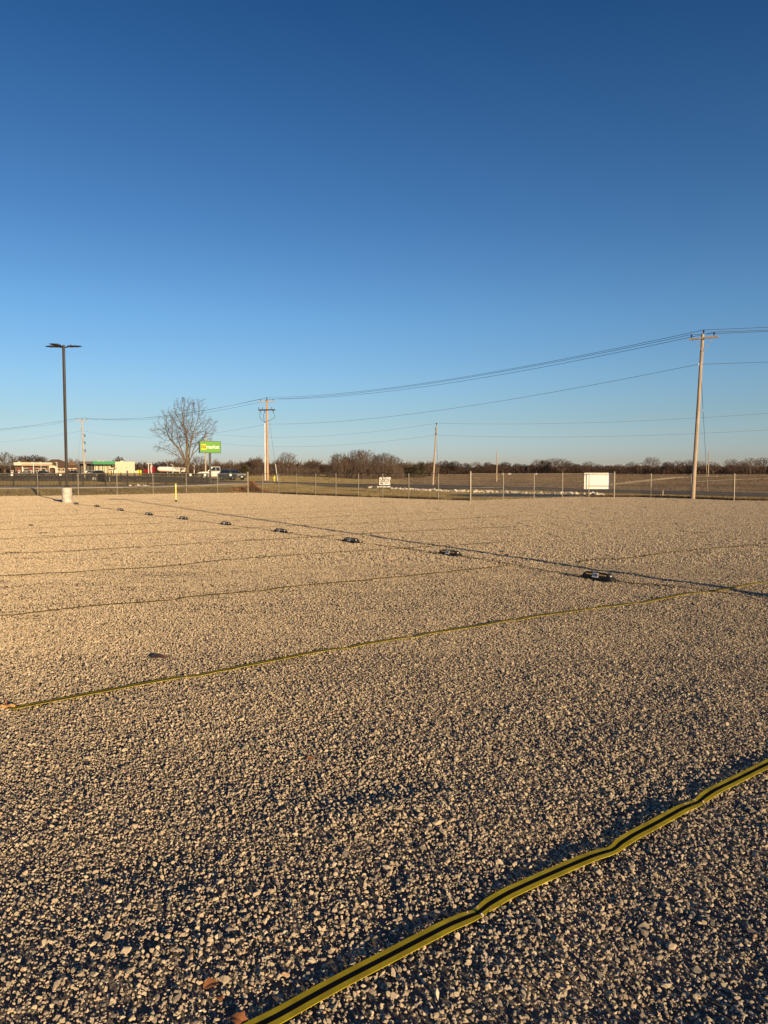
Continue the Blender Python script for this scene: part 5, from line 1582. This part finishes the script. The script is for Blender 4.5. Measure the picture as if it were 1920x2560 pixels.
# ------------------------------------------------------------------ vehicles
def wheel(t, x, y, r_, side):
    w = MB()
    def cyl(ra, rb, y0, y1, mbx, n=18):
        vs = []
        for (yy, q) in ((y0, ra), (y1, rb)):
            for k in range(n):
                a = 2 * math.pi * k / n; vs.append((x + q * math.cos(a), yy, r_ + q * math.sin(a)))
        mbx.add(vs, [tuple(range(n)), tuple(range(2 * n - 1, n - 1, -1))] + [(k, k + n, (k + 1) % n + n, (k + 1) % n) for k in range(n)])
    cyl(r_, r_, y - 0.11, y + 0.11, w)
    wh = w.build('wheel', M_TYRE, t)
    w = MB(); yo = y + side * 0.115
    cyl(r_ * 0.6, r_ * 0.5, yo - 0.01, yo + 0.012, w, 12); w.build('rim', M_CHROME, wh)
def car(kind, paint, label, name='parked_car', cat='car'):
    """nose towards +X, base at the ground"""
    t = thing(name, (0, 0, 0), 0, label, cat)
    if kind == 'pickup':
        L, W, rw, wb = 5.9, 2.0, 0.42, (-1.95, 1.85)
        low = [(-2.95, 0.55), (-2.95, 1.18), (-2.90, 1.24), (-0.95, 1.24), (0.95, 1.22), (2.45, 1.14), (2.88, 1.00), (2.95, 0.60), (2.85, 0.42), (-2.85, 0.45)]
        cab = [(-0.95, 1.22), (-0.80, 1.88), (-0.60, 1.94), (0.30, 1.94), (0.48, 1.90), (1.18, 1.22)]
        wins = [[(-0.72, 1.30), (-0.64, 1.80), (-0.10, 1.83), (-0.10, 1.30)], [(-0.02, 1.30), (-0.02, 1.83), (0.36, 1.82), (0.86, 1.30)]]
    elif kind == 'suv':
        L, W, rw, wb = 4.7, 1.88, 0.36, (-1.35, 1.42)
        low = [(-2.32, 0.45), (-2.34, 0.95), (-2.22, 1.08), (0.9, 1.02), (1.75, 0.97), (2.22, 0.85), (2.35, 0.60), (2.30, 0.32), (-2.20, 0.32)]
        cab = [(-2.15, 1.06), (-1.75, 1.52), (-1.2, 1.63), (0.10, 1.62), (0.32, 1.56), (1.10, 1.02)]
        wins = [[(-1.72, 1.14), (-1.52, 1.46), (-0.85, 1.54), (-0.85, 1.12)], [(-0.77, 1.12), (-0.77, 1.54), (0.05, 1.53), (0.20, 1.48), (0.75, 1.09)]]
    else:
        L, W, rw, wb = 4.6, 1.8, 0.33, (-1.35, 1.38)
        low = [(-2.28, 0.40), (-2.30, 0.88), (-2.15, 0.98), (0.9, 0.95), (1.75, 0.88), (2.20, 0.74), (2.30, 0.50), (2.25, 0.28), (-2.2, 0.28)]
        cab = [(-1.75, 0.96), (-1.05, 1.38), (-0.7, 1.44), (0.10, 1.43), (0.30, 1.38), (1.05, 0.95)]
        wins = [[(-1.3, 1.02), (-0.95, 1.30), (-0.45, 1.36), (-0.45, 1.0)], [(-0.38, 1.0), (-0.38, 1.36), (0.10, 1.35), (0.25, 1.30), (0.75, 0.98)]]
    hw = W / 2
    def tapered(poly, y_in, y_out, zlo, zhi):
        n = len(poly)
        vs = []
        for sgn in (-1, 1):
            for (x_, z_) in poly:
                k = min(1, max(0, (z_ - zlo) / (zhi - zlo)))
                vs.append((x_, sgn * (y_out * (1 - k) + y_in * k), z_))
        m = MB(); m.add(vs, [tuple(range(n)), tuple(range(2 * n - 1, n - 1, -1))] + [(i, i + n, (i + 1) % n + n, (i + 1) % n) for i in range(n)])
        return m
    m = tapered(low, hw * 0.93, hw, 0.8, 1.3)
    b = m.build('body', paint, t); md = b.modifiers.new('bevel', 'BEVEL'); md.width = 0.06; md.segments = 2
    m = tapered(cab, hw * 0.76, hw * 0.92, cab[0][1], cab[2][1])
    cb = m.build('cabin', paint, t); md = cb.modifiers.new('bevel', 'BEVEL'); md.width = 0.04; md.segments = 2
    zlo, zhi = cab[0][1], cab[2][1]
    for wn in wins:
        for sgn in (-1, 1):
            m = MB(); n = len(wn); vs = []
            for off in (0.004, 0.016):
                for (x_, z_) in wn:
                    k = (z_ - zlo) / (zhi - zlo); vs.append((x_, sgn * (hw * 0.92 * (1 - k) + hw * 0.76 * k + off), z_))
            m.add(vs, [tuple(range(n)), tuple(range(2 * n - 1, n - 1, -1))] + [(i, i + n, (i + 1) % n + n, (i + 1) % n) for i in range(n)])
            m.build('side_window', M_GLASS, t)
    for (i0, i1, nm) in ((-1, -2, 'windscreen'), (0, 1, 'rear_window')):
        a = Vector((cab[i0][0], 0, cab[i0][1])); c_ = Vector((cab[i1][0], 0, cab[i1][1])); u = (c_ - a); nrm = Vector((u.z, 0, -u.x)).normalized() * (1 if nm == 'windscreen' else -1)
        p0 = a + u * 0.10; p1 = a + u * 0.92
        m = MB(); vs = []
        for off in (0.005, 0.02):
            for (p, hw_) in ((p0, hw * 0.82), (p1, hw * 0.70)):
                for sgn in (-1, 1): q = p + nrm * off; vs.append((q.x, sgn * hw_, q.z))
        m.add(vs, [(0, 1, 3, 2), (4, 6, 7, 5), (0, 4, 5, 1), (2, 3, 7, 6), (0, 2, 6, 4), (1, 5, 7, 3)]); m.build(nm, M_GLASS, t)
    fxp = max(p[0] for p in low)
    for sgn in (-1, 1):
        m = MB(); m.box((fxp - 0.10, sgn * hw * 0.68, 0.82 if kind != 'pickup' else 0.92), (0.16, 0.42, 0.13 if kind != 'suv' else 0.05)); m.build('headlight', M_HEAD, t)
        m = MB(); m.box((-fxp + 0.04, sgn * hw * 0.84, 0.92), (0.10, 0.16, 0.26)); m.build('tail_light', M_REDP, t)
        m = MB(); m.box((cab[-1][0] - 0.30, sgn * (hw + 0.08), zlo + 0.10), (0.14, 0.18, 0.14)); m.build('mirror', paint, t)
    if kind == 'suv': m = MB(); m.box((fxp - 0.02, 0, 0.835), (0.05, W * 0.8, 0.03)); m.build('light_bar', M_HEAD, t)
    m = MB(); m.box((fxp - 0.02, 0, 0.62), (0.06, W * 0.55, 0.16)); m.build('grille', M_BLKP, t)
    m = MB(); m.box((fxp + 0.015, 0, 0.52), (0.02, 0.34, 0.15)); m.build('number_plate', M_PLATE, t)
    for x_ in wb:
        for s_ in (-1, 1): wheel(t, x_, s_ * (hw - 0.10), rw, s_)
    return t
pk = car('pickup', M_CARW, 'light silver pickup truck parked behind the dark car, by the green sign post', 'pickup_truck', 'pickup truck')
pk.location = at(538, 121); pk.rotation_euler = (0, 0, R(197)); pk.location.z += 0.05; pk.scale = (1.0, 1.0, 1.12)
sv = car('suv', M_CARD, 'dark green grey car facing right with a lit-looking bar and a front plate', 'parked_car', 'car')
sv['label'] = 'dark green grey crossover car facing right in front of the pickup truck'
sv.location = at(580, 111); sv.rotation_euler = (0, 0, R(-40)); sv.location.z += 0.05
cars = [(176, 262, 'sedan', M_CARB, 'black car parked left of the dark cladding of the green fascia building', 20), (190, 258, 'suv', M_CARB, 'black sport utility car beside the dark cladding', 10),
        (223, 225, 'suv', M_CARW, 'white car parked in the dark bay behind the pale utility pole', 200), (242, 222, 'suv', M_CARB, 'dark car in front of the cream columns', 190),
        (63, 262, 'sedan', M_CARW, 'light car standing under the left part of the canopy', 170), (112, 264, 'suv', M_CARB, 'dark car standing under the right part of the canopy', 10)]
for (px, Y, kd, pt_, lb_, rz_) in cars:
    c_ = car(kd, pt_, lb_); c_.location = at(px, Y); c_.rotation_euler = (0, 0, R(rz_)); c_['group'] = 'cars at the filling station and the green building'

# tank truck
c = at(425, 270)
t = thing('tank_truck', c, math.pi + R(4), 'red truck with a long white tank trailer behind the iron fence', 'tank truck')
u_ = 270 / F
def lx(px): return -(px - 425) * u_
mb = MB(); mb.tube([(lx(x_), 0, 2.30 - 0.005 * (x_ - 394)) for x_ in (393.5, 396, 400, 430, 458, 463, 465.5)], [0.25, 0.7, 0.92, 0.95, 0.95, 0.85, 0.55], 20); tk = mb.build('tank', M_TANK, t, smooth_=True)
mb = MB(); mb.box((lx(432), 0, 1.28), (10.0, 0.9, 0.16)); mb.build('frame', M_REDP, t)
mb = MB(); mb.box((lx(430), 0, 3.22), (0.9, 0.5, 0.16)); mb.build('hatch', M_CHROME, tk)
mb = MB(); mb.prism([(lx(388.5), 0.9), (lx(388.5), 3.05), (lx(380), 3.15), (lx(379), 2.95), (lx(375), 2.75), (lx(372.5), 2.1), (lx(364), 1.95), (lx(363), 1.6), (lx(363), 0.8)], -1.1, 1.1)
cb = mb.build('cab', M_REDP, t)
mb = MB(); mb.box((lx(376.3), 1.115, 2.35), (0.75, 0.03, 0.55)); mb.build('side_window', M_GLASS, t)
mb = MB(); mb.box((lx(376.3), -1.115, 2.35), (0.75, 0.03, 0.55)); mb.build('side_window', M_GLASS, t)
mb = MB(); mb.box((lx(362.8), 0, 1.35), (0.1, 1.4, 0.9)); mb.build('grille', M_CHROME, t)
for s_ in (-1, 1):
    mb = MB(); mb.lathe((lx(379.5), s_ * 1.18, 1.0), [(0.08, 0), (0.08, 2.6), (0.06, 2.62)], 8); mb.build('exhaust_stack', M_CHROME, t)
    mb = MB(); mb.tube([(lx(379), s_ * 1.0, 0.85), (lx(385), s_ * 1.0, 0.85)], 0.32, 12); mb.build('fuel_tank', M_CHROME, t)
for x_ in (366, 388, 393, 452, 458):
    for s_ in (-1, 1): wheel(t, lx(x_), s_ * 1.0, 0.5, s_)

# ------------------------------------------------------------------ filling station
Yg = 275.0; ug = Yg / F
def gx_(px, Y=Yg): return (px - 960) / F * Y
def gz_(py, Y=Yg): return wx(960, py, Y)[1]
base = at(85, Yg); gb = base.z
t = thing('canopy', base, 0, 'long filling station canopy with a cream and red fascia on slim columns', 'canopy')
def lb(px, Y=Yg): return gx_(px, Y) - base.x
mb = MB(); mb.box(((lb(38) + lb(131)) / 2, 4, gz_(1159.8) - gb), (lb(131) - lb(38), 8, 7.4 * ug)); mb.build('fascia', M_CREAM, t)
mb = MB(); mb.box(((lb(57) + lb(131)) / 2, -0.01, gz_(1160.5) - gb), (lb(131) - lb(57), 0.04, 1.6 * ug)); mb.build('red_stripe', M_REDP, t)
mb = MB()
vs = [(lb(51) + 0.62 * math.cos(a), yy, gz_(1157.5) - gb + 0.55 * math.sin(a)) for yy in (-0.10, -0.02) for a in [2 * math.pi * k / 18 for k in range(18)]]
mb.add(vs, [tuple(range(18)), tuple(range(35, 17, -1))] + [(k, k + 18, (k + 1) % 18 + 18, (k + 1) % 18) for k in range(18)]); mb.build('round_sign', M_WHITEP, t)
mb = MB(); mb.tube([(lb(51) + 0.40 * math.cos(a), -0.12, gz_(1157.5) - gb + 0.36 * math.sin(a)) for a in [2 * math.pi * k / 16 for k in range(17)]], 0.07, 5); mb.build('red_ring', M_REDP, t)
mb = MB(); mb.box(((lb(4) + lb(38)) / 2 - 0.4, 9, gz_(1161) - gb), (lb(38) - lb(4), 6, 5.5 * ug)); mb.build('side_fascia', M_DKWALL, t)
for px in (28.5, 41, 57.5, 72.5, 87, 104, 121):
    mb = MB(); mb.box((lb(px), 2.5, (gz_(1163) - gb) / 2), (0.34, 0.34, gz_(1163) - gb)); mb.build('column', M_DKWALL if px not in (57.5,) else M_WHITEP, t)
def pump(px, Y, label):
    b = at(px, Y); t_ = thing('fuel_pump', b, 0, label, 'fuel pump', 'fuel pumps under the canopy')
    mb = MB(); mb.box((0, 0, 0.08), (1.2, 0.8, 0.16)); mb.build('island', M_BASEC, t_)
    mb = MB(); mb.box((0, 0, 0.95), (0.75, 0.45, 1.6)); bo = mb.build('cabinet', M_WHITEP, t_)
    mb = MB(); mb.box((0, -0.235, 1.35), (0.55, 0.02, 0.45)); mb.build('screen', M_GLASS, t_)
    mb = MB(); mb.box((0, 0, 1.86), (0.8, 0.5, 0.2)); mb.build('top_sign', M_REDP, t_)
    mb = MB(); mb.tube([(0.4, -0.1, 1.4), (0.55, -0.15, 0.9), (0.5, -0.15, 0.5), (0.42, -0.1, 1.1)], 0.03, 5); mb.build('hose', M_BLACKR, t_)
    return t_
for i, (px, Y) in enumerate([(31, 277), (48, 277), (78, 276), (95, 276), (116, 277)]):
    pump(px, Y, ['leftmost fuel pump under the canopy', 'fuel pump below the round canopy sign', 'fuel pump in the middle of the canopy', 'fuel pump right of the middle of the canopy', 'rightmost fuel pump, next to the arched entrance'][i])
t.rotation_euler = (0, 0, R(22)); t.scale = (math.cos(R(22)), 1, 1)
# the shop behind
Yb = 300.0; ub = Yb / F
base = at(120, Yb); gb = base.z
t = thing('brick_shop', base, 0, 'low brick filling station shop with a brown hipped roof and an arched entrance', 'building')
def sx(px): return (px - 960) / F * Yb - base.x
def sz(py): return wx(960, py, Yb)[1] - gb
mb = MB(); mb.box(((sx(42) + sx(199)) / 2, 8, sz(1167) / 2), (sx(199) - sx(42), 16, sz(1167))); mb.build('wall', M_BRICK, t)
mb = MB()
def hip(x0, x1, y0, y1, zb_, zt_, rx0, rx1):
    ym = (y0 + y1) / 2
    V = [(x0, y0, zb_), (x1, y0, zb_), (x1, y1, zb_), (x0, y1, zb_), (rx0, ym, zt_), (rx1, ym, zt_)]
    mb.add(V, [(0, 3, 2, 1), (0, 1, 5, 4), (1, 2, 5), (2, 3, 4, 5), (3, 0, 4)])
hip(sx(92), sx(200), -0.9, 17, sz(1167.5), sz(1147.5), sx(128), sx(146))
hip(sx(28), sx(95), -0.9, 15, sz(1166.5), sz(1149.0), sx(48), sx(60))
hip(sx(60), sx(110), 1.5, 15, sz(1160), sz(1152.0), sx(70), sx(102))
rf = mb.build('roof', M_ROOF, t)
mb = MB(); mb.box((sx(180), 3.0, sz(1158)), (sx(190) - sx(170), 5, sz(1153) - sz(1163)), top=0.6); mb.build('roof_gable', M_ROOF, rf)
for (a, b, m_) in ((62, 76, M_CREAM), (88, 100, M_GLASS), (102, 117, M_GLASS), (145, 153, M_GLASS), (155, 163, M_GLASS), (176, 184, M_GLASS)):
    mb = MB(); mb.box(((sx(a) + sx(b)) / 2, -0.04, sz(1174)), (sx(b) - sx(a), 0.12, 7.5 * ub)); fr = mb.build('window', M_CREAM, t)
    mb = MB(); mb.box(((sx(a) + sx(b)) / 2, -0.12, sz(1174)), (sx(b) - sx(a) - 0.4, 0.06, 7.5 * ub - 0.35)); mb.build('pane', M_GLASS, fr)
mb = MB(); mb.box(((sx(145) + sx(164)) / 2, -0.15, sz(1180)), (sx(164) - sx(145), 0.25, 2.6 * ub)); mb.box(((sx(170) + sx(176)) / 2, -0.06, sz(1171)), (sx(176) - sx(169), 0.1, 0.4)); mb.box(((sx(184) + sx(192)) / 2, -0.06, sz(1171)), (sx(192) - sx(184), 0.1, 0.4)); mb.build('stone_band', M_CREAM, t)
# arched entrance: gable with an arch
mb = MB()
ax0, ax1, axm = sx(122), sx(144.5), sx(133)
zbot, zarch, zs, zpk = 0, sz(1168.5), sz(1166), sz(1162.5)
hwi = (sx(140) - sx(126)) / 2; Rr = hwi
arc = [(axm + hwi * math.cos(a), sz(1172.5) + hwi * 0.42 * math.sin(a)) for a in [math.pi * k / 10 for k in range(11)]]
outer = [(ax0, 0), (ax0, zs), (axm, zpk), (ax1, zs), (ax1, 0)]
poly = [(ax0, 0), (ax0, zs), (axm, zpk), (ax1, zs), (ax1, 0), (axm + hwi, 0)] + arc + [(axm - hwi, 0)]
mb.prism(poly, -2.5, -2.0); en = mb.build('entrance', M_CREAM, t)
mb = MB(); mb.box((axm, -0.06, sz(1176) / 2 + 0.1), (hwi * 1.1, 0.12, sz(1172.5))); mb.build('door', M_GLASS, en)
mb = MB(); mb.add([(ax0 - .4, -2.8, zs), (axm, -2.8, zpk + .35), (ax1 + .4, -2.8, zs), (ax0 - .4, 0, zs), (axm, 0, zpk + .35), (ax1 + .4, 0, zs), (ax0 - .4, -2.8, zs - .2), (axm, -2.8, zpk + .12), (ax1 + .4, -2.8, zs - .2)],
                  [(0, 3, 4, 1), (1, 4, 5, 2), (0, 1, 7, 6), (1, 2, 8, 7)]); mb.build('gable_roof', M_ROOF, en)
t.rotation_euler = (0, 0, R(21)); t.scale = (math.cos(R(21)), 1, 1)
# ------------------------------------------------------------------ green and cream building
Yk = 235.0; uk = Yk / F
base = at(270, Yk); gb = base.z
t = thing('commercial_building', base, 0, 'cream flat-roofed building with a bright green fascia and a dark bay', 'building')
def kx(px): return (px - 960) / F * Yk - base.x
def kz(py): return wx(960, py, Yk)[1] - gb
mb = MB(); mb.box(((kx(289) + kx(338.5)) / 2, 7, kz(1154) / 2), (kx(338.5) - kx(289), 14, kz(1154))); mb.build('main_block', M_CREAM, t)
mb = MB(); mb.box(((kx(235) + kx(289)) / 2, 8.2, kz(1155.5) / 2), (kx(289) - kx(235) - 0.02, 11.5, kz(1155.5))); mb.build('rear_wall', M_CREAM, t)
mb = MB(); mb.box(((kx(234) + kx(289.5)) / 2, 1.2, (kz(1153.3) + kz(1160.8)) / 2), (kx(289.5) - kx(234), 3.6, kz(1153.3) - kz(1160.8))); mb.build('green_fascia', M_KGREEN, t)
mb = MB(); mb.box(((kx(203) + kx(234)) / 2, 1.4, (kz(1153.8) + kz(1160)) / 2), (kx(234) - kx(203), 3.2, kz(1153.8) - kz(1160))); mb.build('dark_fascia', M_DKWALL, t)
mb = MB(); mb.box(((kx(203) + kx(234)) / 2, 6, kz(1155) / 2), (kx(234) - kx(203), 6, kz(1155))); mb.build('dark_bay', M_DKWALL, t)
mb = MB(); mb.box(((kx(198) + kx(202.5)) / 2, 2.0, kz(1154.2) / 2), (kx(202.5) - kx(198), 5, kz(1154.2))); mb.build('dark_pylon_wall', M_BLKP, t)
for (a, b) in ((214.5, 217.5),):
    mb = MB(); mb.box(((kx(a) + kx(b)) / 2, 1.0, kz(1160) / 2), (kx(b) - kx(a), 0.5, kz(1160))); mb.build('pilaster', M_CREAM, t)
for px in (218.5, 231.5, 239.8, 251.3, 262, 273):
    mb = MB(); mb.box((kx(px), -0.2, kz(1160.8) / 2), (1.5 * uk, 0.25, kz(1160.8))); mb.build('column', M_DKWALL, t)
for (a, b) in ((241.5, 250), (252.8, 261)):
    mb = MB(); mb.box(((kx(a) + kx(b)) / 2, 2.2, kz(1181) / 2 + 0.1), (kx(b) - kx(a), 0.3, 0.3)); mb.build('sill', M_CREAM2, t)
dr = MB(); dr.box((kx(285), -0.06, kz(1176) / 2), (kx(288.8) - kx(281.2), 0.12, kz(1176))); d_ = dr.build('door', M_WHITEP, t)
dr = MB(); dr.box((kx(285), -0.15, kz(1177) / 2 + 0.2), (kx(286.6) - kx(283.4), 0.06, kz(1178))); dr.build('pane', M_GLASS, d_)
mb = MB(); mb.box((kx(285.5), -0.5, kz(1169.8)), (kx(293.5) - kx(277.5), 1.0, 0.14)); mb.box((kx(285.2), -0.25, kz(1174.7)), (kx(289) - kx(281), 0.5, 0.12)); mb.build('awning', M_CREAM2, t)
mb = MB()
vs = [(kx(285.8) + 0.55 * math.cos(a), yy, kz(1163.5) + 0.40 * math.sin(a)) for yy in (-0.10, -0.003) for a in [2 * math.pi * k / 16 for k in range(16)]]
mb.add(vs, [tuple(range(16)), tuple(range(31, 15, -1))] + [(k, k + 16, (k + 1) % 16 + 16, (k + 1) % 16) for k in range(16)]); mb.build('round_logo', M_BLKP, t)
mb = MB(); mb.box((kx(317), -0.06, kz(1169)), (0.35, 0.12, 0.14)); mb.build('wall_lamp', M_BLKP, t)
for (px, w_) in ((248, 1.2), (254, .9), (259, .7), (303, 0.5), (308, .8)):
    mb = MB(); mb.box((kx(px), 9, kz(1153.6)), (w_, 1.2, 0.7)); mb.build('roof_unit', M_GALV, t)
t.rotation_euler = (0, 0, R(20)); t.scale = (math.cos(R(20)), 1, 1)
base2 = at(329, 226)
t = thing('walled_enclosure', base2, R(18), 'low tan walled enclosure standing against the right side of the cream building', 'enclosure')
mb = MB(); hh = wx(960, 1176.5, 226)[1] - base2.z
mb.box((0.6, 0, hh / 2), (20.5 * 226 / F, 2.4, hh)); mb.build('wall', M_CREAM2, t)
mb = MB(); mb.box((-12.3 * 226 / F + 0.25, 0.2, hh / 2), (3.4 * 226 / F, 2.0, hh * 0.98)); mb.build('gate', M_DKWALL, t)
blab = ['yellow bollard left of the cream door', 'yellow bollard at the corner of the green fascia', 'pair bollard left of the walled enclosure', 'yellow bollard right of the cream door', 'thick yellow bollard right of the tan enclosure', 'thick yellow bollard farthest right beyond the tan enclosure']
bp_ = None
for i, (px, Y, k) in enumerate([(280.5, 231, 1), (275.5, 231, 1), (303, 231, 1), (296.5, 231, 1), (345.5, 228, 1.6), (351.5, 228, 1.6)]):
    if bp_ is None:
        mb = MB(); mb.lathe((0, 0, 0), [(0.13, 0), (0.13, 1.0), (0.09, 1.1), (0.03, 1.13)], 12); bp_ = mb.build('bollard', M_YPAINT); o = bp_
    else:
        o = bp_.copy(); COL.objects.link(o)
    o.location = at(px, Y); o.scale = (k * 1.4, k * 1.4, k); tag(o, blab[i], 'bollard', 'yellow bollards')
# slender pale street lamps
sl_lab = {371.5: 'left one of a pair of slender pale lamp poles above the red truck cab', 379: 'right one of a pair of slender pale lamp poles above the red truck cab', 419: 'slender pale lamp pole behind the middle of the white tank', 432.3: 'slender pale lamp pole in front of the white tank', 449.5: 'short grey lamp pole with a flat double head by the rear of the white tank',
          485.5: 'slender pale lamp pole right of the large tree trunk', 84: 'slender pale pole in front of the canopy fascia', 143: 'slender pale pole beside the arched entrance', 103: 'thin pale pole standing before the canopy middle'}
first = None
for (px, ty, Y, w_) in [(371.5, 1159, 250, 0.16), (379, 1159, 252, 0.14), (419, 1158.5, 290, 0.18), (432.3, 1161, 215, 0.14), (449.5, 1172, 190, 0.09), (485.5, 1163, 205, 0.13), (84, 1156, 262, 0.15), (143, 1156, 268, 0.15), (103, 1155.5, 265, 0.09)]:
    b = at(px, Y); H = wx(px, ty, Y)[1] - b.z
    t = thing('street_lamp', b, 0, sl_lab[px], 'street lamp', 'slender pale lamp poles')
    mb = MB(); mb.lathe((0, 0, 0), [(w_ * 1.1, 0), (w_, 0.3), (w_ * 0.75, H)], 10); mb.build('pole', M_WHITEPIPE, t)
    mb = MB(); mb.box((-0.28, 0, H + 0.02), (0.9 if px == 449.5 else 0.75, 0.3, 0.12)); mb.build('lamp_head', M_WHITEPIPE, t)
# small white sign post in the grass near the far iron fence
c = at(273.7, 92); t = thing('utility_marker', c, 0, 'short white marker post among the pickets below the green fascia', 'marker post')
mb = MB(); mb.box((0, 0, 0.30), (0.11, 0.05, 0.62)); mb.build('post', M_WHITEP, t)
mb = MB(); mb.box((0, 0, 0.63), (0.13, 0.07, 0.05)); mb.build('cap', M_WHITEP, t)
c = at(236, 100); t = thing('utility_box', c, 0, 'small pale utility box in the grass behind the iron fence', 'utility box')
mb = MB(); mb.box((0, 0, 0.35), (0.35, 0.3, 0.36)); mb.build('cabinet', M_WHITEP, t)
mb = MB(); mb.box((0, 0, 0.56), (0.40, 0.35, 0.05)); mb.build('lid', M_PLATE, t)
# far white farm buildings on the horizon
for i, (px, w_, Y) in enumerate([(1257, 1.3, 430), (1273, 2.2, 432), (1340, 1.0, 434)]):
    c = at(px, Y); t = thing('farm_shed', c, 0, ['pale low shed at the field edge above the fence post right of the corner', 'second pale low shed at the field edge', 'tiny pale shed on the far field edge left of the middle of the far trees'][i], 'shed', 'far pale sheds')
    mb = MB(); mb.box((0, 0, 0.3), (w_ * 0.8, 3, 0.6)); mb.build('wall', M_WHITEP, t)
    mb = MB(); mb.prism([(-w_ * .45, 0.6), (0, 0.95), (w_ * .45, 0.6)], -1.7, 1.7); mb.build('roof', M_GALV, t)
